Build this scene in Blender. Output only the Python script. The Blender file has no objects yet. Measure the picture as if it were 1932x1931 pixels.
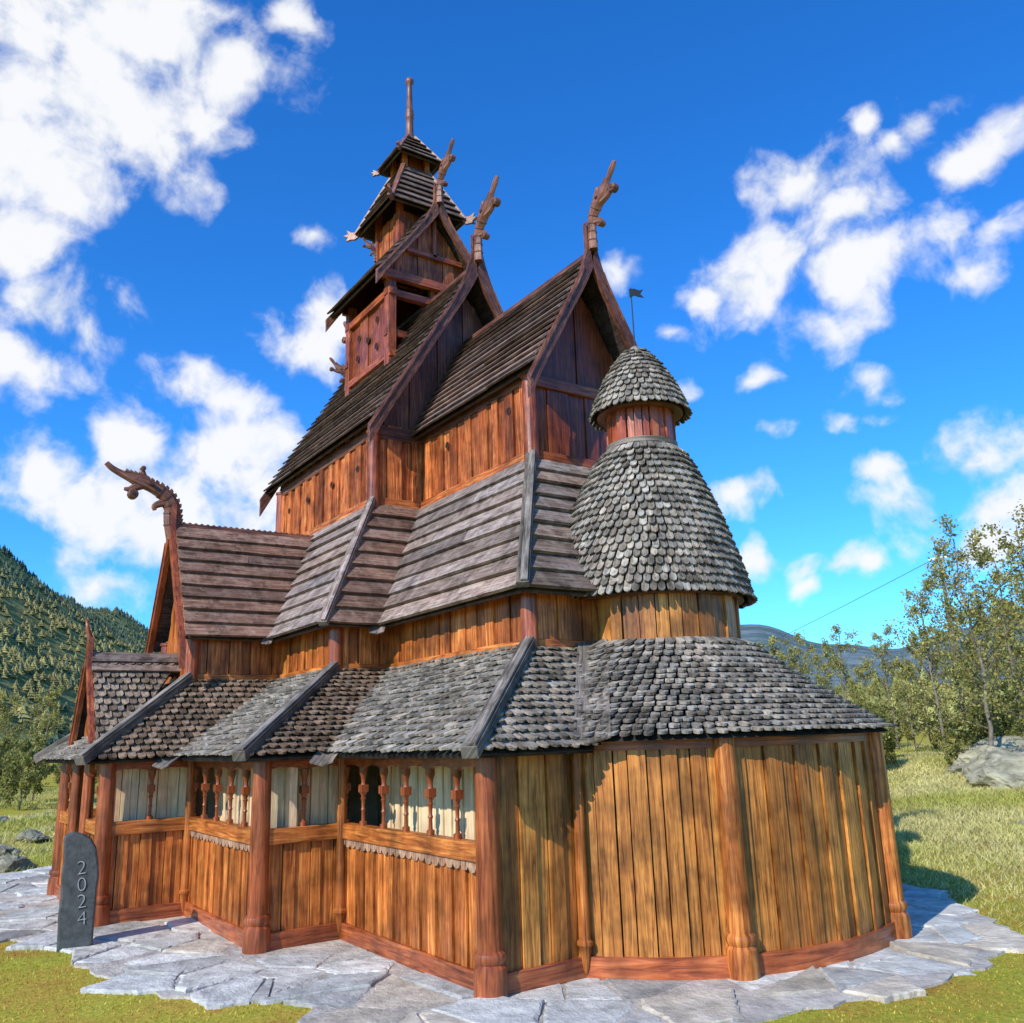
import bpy, math, random, bmesh
import numpy as np
from mathutils import Vector as V, Matrix, noise as mnoise
random.seed(7); rng=np.random.default_rng(7)
SC=bpy.context.scene; COL=SC.collection
def rad(a): return math.radians(a)
# ------------------------------------------------------------------ materials
def newmat(n):
    m=bpy.data.materials.new(n);m.use_nodes=True;nt=m.node_tree
    return m,nt,nt.nodes['Principled BSDF']
def N(nt,t,**k):
    n=nt.nodes.new(t)
    for a,b in k.items(): setattr(n,a,b)
    return n
def ramp(nt,stops):
    r=N(nt,'ShaderNodeValToRGB');cr=r.color_ramp
    while len(cr.elements)<len(stops): cr.elements.new(.5)
    for e,(p,c) in zip(cr.elements,stops): e.position=p;e.color=(*c,1)
    return r
def mixc(nt,bt,f,a,b):
    m=N(nt,'ShaderNodeMix',data_type='RGBA',blend_type=bt)
    for s,v in ((0,f),(6,a),(7,b)):
        if isinstance(v,(int,float)): m.inputs[s].default_value=v
        elif isinstance(v,tuple): m.inputs[s].default_value=(*v,1)
        else: nt.links.new(v,m.inputs[s])
    return m.outputs[2]
def wood(name,dark,mid,light,rough=.5,stretch=(1.6,26),blot=.5,bump=.35,weather=None,spec=.4,wr=(.5,.68)):
    m,nt,b=newmat(name);L=nt.links.new
    uv=N(nt,'ShaderNodeUVMap');mp=N(nt,'ShaderNodeMapping');mp.inputs['Scale'].default_value=(stretch[0],stretch[1],1)
    L(uv.outputs[0],mp.inputs[0])
    n1=N(nt,'ShaderNodeTexNoise');n1.inputs['Scale'].default_value=1.6;n1.inputs['Detail'].default_value=4;n1.inputs['Roughness'].default_value=.65;n1.inputs['Distortion'].default_value=.5
    n1.noise_dimensions='2D'
    L(mp.outputs[0],n1.inputs['Vector'])
    r=ramp(nt,[(.28,dark),(.5,mid),(.74,light)]);L(n1.outputs[0],r.inputs[0])
    tc=N(nt,'ShaderNodeTexCoord');n2=N(nt,'ShaderNodeTexNoise');n2.inputs['Scale'].default_value=3.4;n2.inputs['Detail'].default_value=3;n2.inputs['Roughness'].default_value=.6
    L(tc.outputs['Object'],n2.inputs['Vector'])
    r2=ramp(nt,[(.34,(1-blot,)*3),(.62,(1.15,)*3)]);L(n2.outputs[0],r2.inputs[0])
    c=mixc(nt,'MULTIPLY',1.0,r.outputs[0],r2.outputs[0])
    at=N(nt,'ShaderNodeVertexColor',layer_name='Col')
    c=mixc(nt,'MULTIPLY',1.0,c,at.outputs[0])
    if weather:
        n3=N(nt,'ShaderNodeTexNoise');n3.inputs['Scale'].default_value=8;n3.inputs['Detail'].default_value=3;n3.inputs['Roughness'].default_value=.75
        L(tc.outputs['Object'],n3.inputs['Vector'])
        r3=ramp(nt,[(wr[0],(0,0,0)),(wr[1],(1,1,1))]);L(n3.outputs[0],r3.inputs[0])
        c=mixc(nt,'MIX',r3.outputs[0],c,mixc(nt,'MULTIPLY',1.0,at.outputs[0],weather))
    L(c,b.inputs['Base Color']);b.inputs['Roughness'].default_value=rough
    b.inputs['Specular IOR Level'].default_value=spec
    if bump:
        bp=N(nt,'ShaderNodeBump');bp.inputs['Strength'].default_value=bump;bp.inputs['Distance'].default_value=.01
        L(n1.outputs[0],bp.inputs['Height']);L(bp.outputs[0],b.inputs['Normal'])
    return m
M_apse=wood('apse_wood',(.13,.042,.011),(.48,.185,.036),(.68,.325,.082),blot=.5,rough=.4)
M_gal=wood('gallery_wood',(.16,.036,.010),(.45,.13,.027),(.66,.275,.068),blot=.5,rough=.36)
M_red=wood('red_varnished_wood',(.11,.023,.010),(.30,.070,.023),(.45,.14,.046),blot=.45,rough=.3,spec=.55)
M_up=wood('upper_wall_wood',(.15,.030,.011),(.44,.110,.030),(.70,.30,.092),blot=.52,rough=.38)
M_dark=wood('dark_barge_wood',(.055,.022,.015),(.15,.056,.036),(.26,.115,.075),blot=.4,rough=.4)
M_roofb=wood('roof_board_wood',(.072,.043,.036),(.18,.112,.092),(.31,.212,.18),blot=.42,rough=.7,weather=(.32,.245,.21),spec=.25,bump=.2,wr=(.48,.8))
M_roofm=wood('skirt_roof_board_wood',(.080,.054,.045),(.225,.160,.134),(.40,.315,.27),blot=.42,rough=.8,weather=(.42,.355,.315),spec=.18,bump=.2,wr=(.46,.8))
M_shin=wood('shingle_wood',(.11,.090,.072),(.29,.248,.205),(.47,.42,.36),blot=.42,rough=.9,stretch=(3,22),weather=(.43,.385,.325),spec=.08,bump=0)
M_grey=wood('grey_weathered_board',(.08,.066,.055),(.21,.178,.15),(.37,.325,.28),blot=.45,rough=.85,spec=.12)
M_pale=wood('pale_inner_wood',(.52,.38,.21),(.70,.54,.32),(.80,.66,.44),blot=.2,rough=.6)
M_drag=wood('carved_dragon_wood',(.075,.028,.017),(.215,.085,.050),(.34,.16,.10),blot=.4,rough=.42)
def simple(name,c,rough=.6,metal=0):
    m,nt,b=newmat(name);tc=N(nt,'ShaderNodeTexCoord');n=N(nt,'ShaderNodeTexNoise');n.inputs['Scale'].default_value=9;n.inputs['Detail'].default_value=4
    nt.links.new(tc.outputs['Object'],n.inputs[0]);r=ramp(nt,[(.3,tuple(x*.8 for x in c)),(.7,tuple(x*1.15 for x in c))]);nt.links.new(n.outputs[0],r.inputs[0])
    nt.links.new(r.outputs[0],b.inputs['Base Color']);b.inputs['Roughness'].default_value=rough;b.inputs['Metallic'].default_value=metal
    return m
M_black=simple('dark_iron',(.012,.012,.014),.5)
M_hole=simple('dark_hole',(.008,.006,.005),.9)
def colmat(name,rough=.8,noise=3,amt=.35,bump=0,transl=0,detail=3,dist=.02):
    m,nt,b=newmat(name);L=nt.links.new
    at=N(nt,'ShaderNodeVertexColor',layer_name='Col');tc=N(nt,'ShaderNodeTexCoord');n=N(nt,'ShaderNodeTexNoise');n.inputs['Scale'].default_value=noise;n.inputs['Detail'].default_value=detail;n.inputs['Roughness'].default_value=.7
    L(tc.outputs['Object'],n.inputs['Vector'])
    r=ramp(nt,[(.3,(1-amt,)*3),(.7,(1+amt*.5,)*3)]);L(n.outputs[0],r.inputs[0])
    c=mixc(nt,'MULTIPLY',1.0,at.outputs[0],r.outputs[0]);L(c,b.inputs['Base Color']);b.inputs['Roughness'].default_value=rough;b.inputs['Specular IOR Level'].default_value=.15
    if bump:
        bp=N(nt,'ShaderNodeBump');bp.inputs['Strength'].default_value=bump;bp.inputs['Distance'].default_value=dist;L(n.outputs[0],bp.inputs['Height']);L(bp.outputs[0],b.inputs['Normal'])
    if transl:
        t=N(nt,'ShaderNodeBsdfTranslucent');L(c,t.inputs[0]);ms=N(nt,'ShaderNodeMixShader');ms.inputs[0].default_value=transl
        L(b.outputs[0],ms.inputs[1]);L(t.outputs[0],ms.inputs[2]);L(ms.outputs[0],nt.nodes['Material Output'].inputs[0])
    return m
M_leaf=colmat('leaf_green',noise=1.2,amt=.3,transl=.4,detail=2)
M_bark=colmat('bark',noise=12,amt=.5,bump=.5)
M_grassb=colmat('grass_blade',noise=.8,amt=.25,transl=.3,detail=2)
M_slab=colmat('slate_slab',noise=4,amt=.5,bump=1.,rough=.9,detail=9,dist=.06)
M_rock=colmat('rock',noise=3.2,amt=.7,bump=1.,rough=.9,detail=9,dist=.08)
M_stone=colmat('dark_slate',noise=14,amt=.45,bump=.8,rough=.8,detail=7,dist=.01)
M_needle=colmat('spruce_needles',noise=.02,amt=.3,detail=2)
# ------------------------------------------------------------------ mesh builder
class MB:
    def __init__(s): s.v=[];s.f=[];s.uv=[];s.c=[]
    def face(s,idx,uvs,c):
        s.f.append(idx);s.uv.extend(uvs);s.c.extend([c]*len(idx))
    def prism(s,pts,vec,c=1.,L=None,both=True):
        pts=[V(p) for p in pts];vec=V(vec);n=len(pts);b=len(s.v)
        if L is None: L=(pts[1]-pts[0])
        L=V(L).normalized();nn=vec.normalized()
        if abs(nn.dot(L))>.9: W=L.orthogonal().normalized();W2=L.cross(W)
        else: W=nn.cross(L);W2=nn
        ou,ov=random.random()*50,random.random()*50
        q=pts+[p+vec for p in pts];s.v+= [tuple(p) for p in q]
        UV=[(p.dot(L)+ou,p.dot(W)+p.dot(W2)*.8+ov) for p in q]
        s.face(list(range(b+n,b+2*n)),UV[n:],c)
        if both: s.face(list(range(b+n-1,b-1,-1)),UV[n-1::-1],c)
        for i in range(n):
            j=(i+1)%n;s.face([b+i,b+j,b+n+j,b+n+i],[UV[i],UV[j],UV[n+j],UV[n+i]],c)
    def beam(s,P,Q,w,t,up=(0,0,1),c=1.):
        P,Q=V(P),V(Q);L=(Q-P).normalized();S=L.cross(V(up)).normalized();U=S.cross(L).normalized()
        a=P-S*w/2-U*t/2
        s.prism([a,a+(Q-P),a+(Q-P)+S*w,a+S*w],U*t,c,L)
    def lathe(s,base,prof,n=14,c=1.,ax=(0,0,1),a0=0,a1=2*math.pi):
        base=V(base);ax=V(ax).normalized();X=ax.orthogonal().normalized();Y=ax.cross(X);b=len(s.v);m=len(prof)
        full=abs(a1-a0-2*math.pi)<1e-4;k=n if full else n+1
        ou=random.random()*50
        for r,z in prof:
            for i in range(k):
                a=a0+(a1-a0)*i/n;s.v.append(tuple(base+ax*z+X*(r*math.cos(a))+Y*(r*math.sin(a))))
        for j in range(m-1):
            for i in range(n):
                i2=(i+1)%k if full else i+1
                u0,u1=prof[j][1]+ou,prof[j+1][1]+ou;w0,w1=i/n*.5,(i+1)/n*.5
                s.face([b+j*k+i,b+j*k+i2,b+(j+1)*k+i2,b+(j+1)*k+i],[(u0,w0),(u0,w1),(u1,w1),(u1,w0)],c)
    def tube(s,pts,rads,n=8,c=1.,flat=1.,side=None):
        pts=[V(p) for p in pts];b=len(s.v);m=len(pts)
        for j,p in enumerate(pts):
            t=(pts[min(j+1,m-1)]-pts[max(j-1,0)]).normalized()
            X=(V(side)-t*V(side).dot(t)).normalized() if side else t.orthogonal().normalized()
            Y=t.cross(X)
            for i in range(n):
                a=2*math.pi*(i+.5)/n;s.v.append(tuple(p+X*(rads[j]*flat*math.cos(a))+Y*(rads[j]*math.sin(a))))
        for j in range(m-1):
            for i in range(n):
                i2=(i+1)%n
                s.face([b+j*n+i,b+j*n+i2,b+(j+1)*n+i2,b+(j+1)*n+i],[(j*.1,i/n*.3),(j*.1,(i+1)/n*.3),(j*.1+.1,(i+1)/n*.3),(j*.1+.1,i/n*.3)],c)
        s.face(list(range(b+n-1,b-1,-1)),[(0,0)]*n,c);s.face(list(range(b+(m-1)*n,b+m*n)),[(0,0)]*n,c)
    def build(s,name,mat,parent=None,smooth=False,fix=True,bevel=0):
        me=bpy.data.meshes.new(name);me.from_pydata(s.v,[],s.f)
        u=me.uv_layers.new(name='UVMap');u.data.foreach_set('uv',np.array(s.uv,dtype=np.float32).ravel())
        ca=me.color_attributes.new('Col','FLOAT_COLOR','CORNER')
        arr=np.array([(c,c,c,1) if isinstance(c,(int,float)) else (*c,1) for c in s.c],dtype=np.float32)
        ca.data.foreach_set('color',arr.ravel());me.materials.append(mat)
        if fix:
            bm=bmesh.new();bm.from_mesh(me);bmesh.ops.recalc_face_normals(bm,faces=bm.faces);bm.to_mesh(me);bm.free()
        if smooth:
            me.polygons.foreach_set('use_smooth',[True]*len(me.polygons))
        o=bpy.data.objects.new(name,me);COL.objects.link(o)
        if parent: o.parent=parent
        if bevel:
            bv=o.modifiers.new('b','BEVEL');bv.width=bevel;bv.segments=2;bv.limit_method='ANGLE'
        return o
def empty(name,loc=(0,0,0),parent=None):
    e=bpy.data.objects.new(name,None);COL.objects.link(e);e.empty_display_size=.2
    e.location=loc
    if parent: e.parent=parent
    return e
def tone(a=.75,b=1.15): return random.uniform(a,b)
def tint(a=.7,b=1.2,w=.08):
    t=random.uniform(a,b);k=random.uniform(-w,w);return (t*(1+k),t,t*(1-k))
def wtint(a,b):
    k=random.random();t=a+(b-a)*k;h=(k-.55)*.16+random.uniform(-.06,.03);return (t*1.02,t*(1+h),t*(1+h*1.2))
# ------------------------------------------------------------------ camera
PIT,ROL,YAW=rad(14.136),rad(1.868),rad(34.275);CP=V((5.283,-3.321,1.6))
fh=V((-math.cos(YAW),math.sin(YAW),0));rt=V((math.sin(YAW),math.cos(YAW),0));up=V((0,0,1))
F=fh*math.cos(PIT)+up*math.sin(PIT);U=up*math.cos(PIT)-fh*math.sin(PIT)
R2=rt*math.cos(ROL)-U*math.sin(ROL);U2=U*math.cos(ROL)+rt*math.sin(ROL)
cd=bpy.data.cameras.new('camera');cd.sensor_width=36;cd.sensor_fit='HORIZONTAL';cd.lens=36*1685.7/1932;cd.clip_end=12000;cd.clip_start=.05
cam=bpy.data.objects.new('camera',cd);COL.objects.link(cam);SC.camera=cam
cam.matrix_world=Matrix((( R2.x,U2.x,-F.x,CP.x),(R2.y,U2.y,-F.y,CP.y),(R2.z,U2.z,-F.z,CP.z),(0,0,0,1)))
def polar(beta,d,z=0):
    b=rad(beta);p=CP+ (fh*math.cos(b)+rt*math.sin(b))*d;return V((p.x,p.y,z))
# ------------------------------------------------------------------ church
YC=2.40;XC=-5.64
church=empty('stave_church')
church['label']='small brown wooden stave church with tiered shingle roofs and dragon heads';church['category']='church'
def frame(A,B,C,D):
    A,B,C,D=map(V,(A,B,C,D));e=(B-A).normalized();g=(D-A)-e*(D-A).dot(e);Hh=g.length;g.normalize();n=e.cross(g)
    if n.z<0:n=-n
    return A,B,C,D,e,g,n,Hh,(B-A).length,(D-A).dot(e),(C-A).dot(e)
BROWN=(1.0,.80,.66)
def shingles(mb,A,B,C,D,rowh=.090,tw=.088,th=.021,c0=.45,c1=1.2,hue=(1,1,1)):
    A,B,C,D,e,g,n,Hh,sB,sD,sC=frame(A,B,C,D)
    mb.prism([A-n*.035,B-n*.035,C-n*.035,D-n*.035],n*.03,.12)
    Lf=lambda h:sD*h/Hh
    Rf=lambda h:sB+(sC-sB)*h/Hh
    rows=int(Hh/rowh)+1
    for r in range(rows):
        h0=r*rowh-.035;ln=rowh*1.6
        lo=min(Lf(h0),Lf(h0+ln));hi=max(Rf(h0),Rf(h0+ln))
        for k in range(int(lo/tw)-2,int(hi/tw)+3):
            s0=(k+.5*(r%2))*tw+random.uniform(-.08,.08)*tw;j=random.uniform(-.008,.008)
            w=tw*random.uniform(.385,.46)
            P=[(-w,ln),(-w,.42*tw),(-w*.74,.16*tw),(-w*.18,0),(w*.18,0),(w*.74,.16*tw),(w,.42*tw),(w,ln)]
            q=[];lift=random.uniform(0,.013);rot=random.uniform(-.06,.06);sk=random.uniform(-.005,.005)
            for ds,dh in P:
                h=h0+dh+j+ds*rot;s=s0+ds-dh*rot
                hh=min(max(h,-.06),Hh);s=min(max(s,Lf(max(hh,0))),Rf(max(hh,0)))
                off=(th*1.9+lift)*(1-dh/ln)+.004+sk*ds/w
                q.append(A+e*s+g*hh+n*off)
            if (q[0]-q[-1]).length<.02 and (q[2]-q[5]).length<.02: continue
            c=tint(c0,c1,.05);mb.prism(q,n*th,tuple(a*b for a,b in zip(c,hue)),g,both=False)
def boards(mb,A,B,C,D,nb,th=.034,c0=.6,c1=1.2,jit=.006,split=True,hue=(1,1,1)):
    A,B,C,D,e,g,n,Hh,sB,sD,sC=frame(A,B,C,D)
    mb.prism([A-n*.035,B-n*.035,C-n*.035,D-n*.035],n*.03,.3)
    Lf=lambda h:sD*h/Hh
    Rf=lambda h:sB+(sC-sB)*h/Hh
    for r in range(nb):
        h0=Hh*r/nb-.012+random.uniform(-jit,jit);h1=min(Hh*(r+1)/nb+.02,Hh)
        hc=max(h0,0);fs=[0,1]
        if split and Rf(hc)-Lf(hc)>1.2 and random.random()<.4: fs=[0,random.uniform(.25,.75),1]
        for a,b in zip(fs[:-1],fs[1:]):
            lf=lambda t,h:Lf(h)+(Rf(h)-Lf(h))*t
            g0=.003 if a>0 else 0
            lo=.042+random.uniform(0,.012);dz=random.uniform(-.005,.005);K=4;c=tint(c0,c1,.07);c=tuple(x*y for x,y in zip(c,hue))
            wv=[random.uniform(-.0035,.0035) for _ in range(K+1)]
            low=[A+e*(lf(a+(b-a)*k/K,hc)+(g0 if k==0 else 0))+g*(h0+wv[k]+dz*(k/K-.5))+n*(lo+wv[k]*.5) for k in range(K+1)]
            q=low+[A+e*lf(b,h1)+g*h1+n*.003,A+e*(lf(a,h1)+g0)+g*h1+n*.003]
            mb.prism(q,n*th,c,e)
def planks(mb,P,Q,z0,z1,out,w=.12,c0=.6,c1=1.3,ztop=None,depth=.05,prd=.016):
    P,Q=V((P[0],P[1],0)),V((Q[0],Q[1],0));L=(Q-P).length
    if L<.02:return
    e=(Q-P)/L;o=V((out[0],out[1],0));n=max(1,round(L/w));ws=[random.uniform(.7,1.3) for _ in range(n)];t=sum(ws);x=0
    zt=ztop or (lambda s:z1)
    for i in range(n):
        d=ws[i]/t*L;a,b=x+.0035,x+d-.0035;x+=d
        pr=0 if i%2 else prd
        pts=[P+e*a+up*z0,P+e*b+up*z0,P+e*b+up*zt(b),P+e*a+up*zt(a)]
        pts=[p-o*(depth-.001) for p in pts]
        mb.prism(pts,o*(depth+pr+random.uniform(0,.005)),wtint(c0,c1),up)
    k8=[P+e*L*k/8-o*(depth+.012)+up*zt(L*k/8) for k in range(8,-1,-1)]
    mb.prism([P-o*(depth+.012)+up*z0,Q-o*(depth+.012)+up*z0]+k8,o*.008,.2,up)
def outw(p,q):
    d=(V(q)-V(p)).normalized();return V((-d.y,d.x))
def offs(poly,o):
    n=len(poly);r=[]
    for i in range(n):
        a,b,c=poly[i-1],poly[i],poly[(i+1)%n]
        v=V(b)+(outw(a,b)+outw(b,c))*o;r.append((v.x,v.y))
    return r
mx=lambda x:2*XC-x
my=lambda y:2*YC-y
def loop(a,b,e,n,pe,p):
    S=[(-a,b),(-e,b),(-e,n),(-pe,n),(-pe,p),(mx(-pe),p),(mx(-pe),n),(mx(-e),n)]
    return S+[(x,my(y)) for x,y in reversed(S)]
L0=loop(0,0,2.33,-.738,4.41,-1.56)
L1=loop(.82,.976,3.44,.365,5.06,-.66)
E0=offs(L0,.225);ZE=1.50;Z1=2.30
L0[14]=(-2.33,4.38);L0[15]=(-1.13,4.38);E0[14]=(-2.12,4.59);E0[15]=(-1.13,4.57);L1[14]=(-3.44,3.24);L1[15]=(-.82,3.24)
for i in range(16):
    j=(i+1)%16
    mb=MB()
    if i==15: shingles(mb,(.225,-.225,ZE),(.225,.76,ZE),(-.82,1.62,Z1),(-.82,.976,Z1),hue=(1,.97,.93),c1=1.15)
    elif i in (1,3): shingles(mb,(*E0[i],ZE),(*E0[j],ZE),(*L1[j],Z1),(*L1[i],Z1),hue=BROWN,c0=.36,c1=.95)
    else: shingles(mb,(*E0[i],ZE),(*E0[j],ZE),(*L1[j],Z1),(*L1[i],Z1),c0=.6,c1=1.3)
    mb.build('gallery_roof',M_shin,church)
def slope_up(P,Q):
    d=(V(Q)-V(P)).normalized();s=d.cross(up).normalized();return s.cross(d)
def hipboard(P,Q,w,t,mat,name,ext=.08,lift=.05):
    P,Q=V(P),V(Q);d=(Q-P).normalized();u=slope_up(P,Q);mb=MB();s=d.cross(up).normalized()
    mb.beam(P-d*ext+u*lift,Q+d*.04+u*lift,w,t,up=u,c=tint(.6,.8,.03))
    mb.beam(P-d*(ext-.01)+u*(lift+t/2+.012)+s*w*.12,Q+d*.03+u*(lift+t/2+.012)+s*w*.12,w*.55,.022,up=u,c=tint(.95,1.15,.03))
    return mb.build(name,mat,church,bevel=.005)
def valley(P,Q,w,mat,name,ext=.06,lift=.03):
    P,Q=V(P),V(Q);d=(Q-P).normalized();u=slope_up(P,Q);s=d.cross(up).normalized();mb=MB()
    P2=P-d*ext+u*lift;Q2=Q+u*lift
    for sg in (-1,1):
        a=P2-u*.02;b=Q2-u*.02;dv=(s*sg*w/2+u*w*.16);mb.prism([a,b,b+dv,a+dv],u*.015,tint(.7,1.0,.03),d)
    return mb.build(name,mat,church)
for i in (0,2,4,5,7,8,10,11,13):
    hipboard((*E0[i],ZE),(*L1[i],Z1),.115,.085,M_grey,'hip_board',ext=.09,lift=.055)
for i in (1,3,6,9,12,14):
    valley((*E0[i],ZE),(*L1[i],Z1),.20,M_grey,'valley_board',ext=.24)
valley((.22,.75,ZE+.03),(-.80,1.63,Z1+.03),.26,M_grey,'valley_board',ext=.05,lift=.055)
# ---- lower walls
ZR0,ZR1=.80,.925;ZW=1.50
def sill(P,Q,out,z0=-.02,z1=.135,mat=M_red,pro=.045,name='sill_beam',ins=.02):
    P,Q=V((*P,0)),V((*Q,0));o=V((*out,0));mb=MB();e=(Q-P).normalized()
    P+=e*ins;Q-=e*ins
    mb.prism([P-o*.06+up*z0,Q-o*.06+up*z0,Q-o*.06+up*z1,P-o*.06+up*z1],o*(.06+pro),tone(1.0,1.25),e)
    return mb.build(name,mat,church,bevel=.006)
bal_mb=MB()
bal_mb.lathe((0,0,0),[(0,0),(.030,0),(.031,.03),(.016,.04),(.014,.11),(.021,.125),(.014,.14),(.016,.20),(.025,.215),(.016,.225),(.020,.24),(.033,.265)],12)
bal_mb.beam((0,0,.263),(0,0,.325),.064,.064,up=(0,1,0))
bal_mb.lathe((0,0,.322),[(.024,0),(.018,.02),(.022,.06),(.036,.10),(.036,.14)],12)
bal0=None
def baluster(x,y,z):
    global bal0
    if bal0 is None:
        bal0=bal_mb.build('baluster',M_red,church,smooth=True);o=bal0
        o.modifiers.new('e','EDGE_SPLIT')
    else:
        o=bal0.copy();COL.objects.link(o);o.parent=church
    o.location=(x,y,z);return o
def arcade(P,Q,out,nb,scallop=True,pale=None):
    P,Q=V((*P,0)),V((*Q,0));o=V((*out,0));L=(Q-P).length;e=(Q-P)/L
    mb=MB();planks(mb,(P.x,P.y),(Q.x,Q.y),.12,ZR0+.01,(o.x,o.y),w=.10)
    mb.build('gallery_wall',M_gal,church)
    mb=MB();a=P-o*.05;b=Q-o*.05
    mb.prism([a+up*ZR0,b+up*ZR0,b+up*ZR1,a+up*ZR1],o*.10,tone(.95,1.15),e);mb.build('hand_rail',M_gal,church,bevel=.008)
    if scallop:
        mb=MB();k=int(L/.10);w=L/k
        for i in range(k):
            c=P+e*(i+.5)*w+o*.023;ww=w*.49;zt=ZR0+.002;zb=.735+random.uniform(-.008,.008);tt=tint(.9,1.25,.04)
            mb.prism([c-e*ww+up*zt,c-e*ww+up*(zb+.03),c-e*ww*.6+up*(zb+.006),c+up*zb,c+e*ww*.6+up*(zb+.006),c+e*ww+up*(zb+.03),c+e*ww+up*zt],o*.010,(tt[0]*1.2,tt[1]*.93,tt[2]*.68),up)
        mb.build('scalloped_trim',M_roofm,church)
    if pale:
        dep,f0,f1=pale
        mb=MB();a=P+e*L*f0-o*dep;b=P+e*L*f1-o*dep;planks(mb,(a.x,a.y),(b.x,b.y),.4,ZW+.06,(o.x,o.y),w=.09,c0=.92,c1=1.15);mb.build('inner_panel',M_pale,church)
    mb=MB();w=L/nb;zc=1.36
    for i in range(nb):
        c=P+e*(i+.5)*w-o*.02;r=w*.46;sg=12;hh=.07
        arc=[(-w/2,zc-.03),(-r,zc-.03)]+[(-r*math.cos(math.pi*k/sg),zc-.02+hh*math.sin(math.pi*k/sg)**.5) for k in range(sg+1)]+[(r,zc-.03),(w/2,zc-.03)]
        for (x0,y0),(x1,y1) in zip(arc[:-1],arc[1:]):
            if x1-x0<1e-5:continue
            mb.prism([c+e*x0+up*y0,c+e*x1+up*y1,c+e*x1+up*ZW,c+e*x0+up*ZW],o*.045,.9,e)
    mb.build('arch_board',M_red,church)
    for i in range(1,nb):
        q=P+e*i*w;baluster(q.x,q.y,ZR1)
    if nb>2:
        for s,off in ((0,.03),(nb,-.03)):
            q=P+e*(s*w+off);baluster(q.x,q.y,ZR1)
    mb=MB();a=P-o*.06;b=Q-o*.06;mb.prism([a+up*(ZW-.05),b+up*(ZW-.05),b+up*(ZW+.02),a+up*(ZW+.02)],o*.10,.85,e);mb.build('wall_plate_beam',M_red,church)
spec={0:('arc',6),1:('arc',2),2:('arc',5),3:('arc',2),4:('door',0),5:('arc',2),6:('arc',5)}
PAL={0:(.36,.0,1),1:(.17,0,1),2:(.26,0,1),3:(.17,0,1)}
for i in range(15):
    P,Q=L0[i],L0[i+1];o=outw(P,Q);k,nb=spec.get(i,('sol',0))
    if k!='door': sill(P,Q,o)
    if k=='arc': arcade(P,Q,o,nb,scallop=i in(0,2,6),pale=PAL.get(i))
    elif k=='sol':
        mb=MB();planks(mb,P,Q,.12,ZW,o);mb.build('gallery_wall',M_gal,church)
    else:
        xa,xb=P[0],Q[0];d1=xa-.72;d2=xb+.72
        arcade((xa,P[1]),(d1,P[1]),o,2,False);arcade((d2,P[1]),(xb,P[1]),o,2,False)
        sill((xa,P[1]),(d1,P[1]),o);sill((d2,P[1]),(xb,P[1]),o)
mb=MB();planks(mb,(0,0),(0,.80),.12,ZW,(1,0),w=.12,c0=.65,c1=1.1);mb.build('gallery_wall',M_apse,church);sill((0,0),(0,.8),(1,0),ins=.0)
def post(x,y,z0,z1,r,base=True,mat=M_red,name='corner_post'):
    mb=MB();h=z1-z0
    if base: pr=[(0,-.03),(r*1.36,-.03),(r*1.40,.10),(r*1.32,.18),(r*1.1,.20),(r*1.28,.225),(r*1.32,.245),(r*1.25,.265),(r*1.03,.28),(r*1.0,h*.6),(r*.94,h)]
    else: pr=[(0,0),(r*1.05,0),(r,.03),(r,h*.5),(r*.96,h-.04),(r*1.15,h-.03),(r*1.15,h)]
    mb.lathe((x,y,z0),pr,20,tone(.9,1.2));o=mb.build(name,mat,church,smooth=True);o.modifiers.new('e','EDGE_SPLIT');return o
for i in (0,2,4,5,7,8,10,11,13): post(*L0[i],0,ZW+.05,.080)
def thinpost(x,y):
    mb=MB();mb.lathe((x,y,0),[(0,.02),(.02,.06),(.038,.16),(.044,.2),(.056,.215),(.056,.235),(.042,.25),(.038,.9),(.040,ZW)],12,tone(.7,1.))
    o=mb.build('corner_post',M_gal,church,smooth=True);o.modifiers.new('e','EDGE_SPLIT')
for i in (1,3,6,9,12,14):
    a=outw(L0[i-1],L0[i]);b=outw(L0[i],L0[(i+1)%16]);q=V(L0[i])+(a+b)*.045;thinpost(q.x,q.y)
for x in (XC-.36,XC+.36): post(x,-1.58,0,ZW+.05,.06)
AX,AR=-1.134,1.993
TX=-.836
def ringwall(cx,r,z0,z1,a0,a1,w,mat,name,th=.05,c0=.62,c1=1.22):
    mb=MB();Lr=r*rad(a1-a0);k=round(Lr/w);ws=[random.uniform(.7,1.3) for _ in range(k)];t=sum(ws);a=rad(a0);c=V((cx,YC,0))
    p=lambda rr,an,z:c+V((rr*math.cos(an),rr*math.sin(an),z))
    for i in range(k):
        d=ws[i]/t*rad(a1-a0);g=.005/r;r0=r-th;r1=r+(0 if i%2 else .018)+random.uniform(0,.006)
        mb.prism([p(r0,a+g,z0),p(r0,a+d-g,z0),p(r1,a+d-g,z0),p(r1,a+g,z0)],up*(z1-z0),wtint(c0,c1),up)
        a+=d
    mb.lathe((cx,YC,0),[(r-th*1.05,z0),(r-th*1.05,z1)],48,.15)
    return mb.build(name,mat,church)
ringwall(AX,AR,.12,ZW+.05,-57,92,.118,M_apse,'apse_wall')
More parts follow.
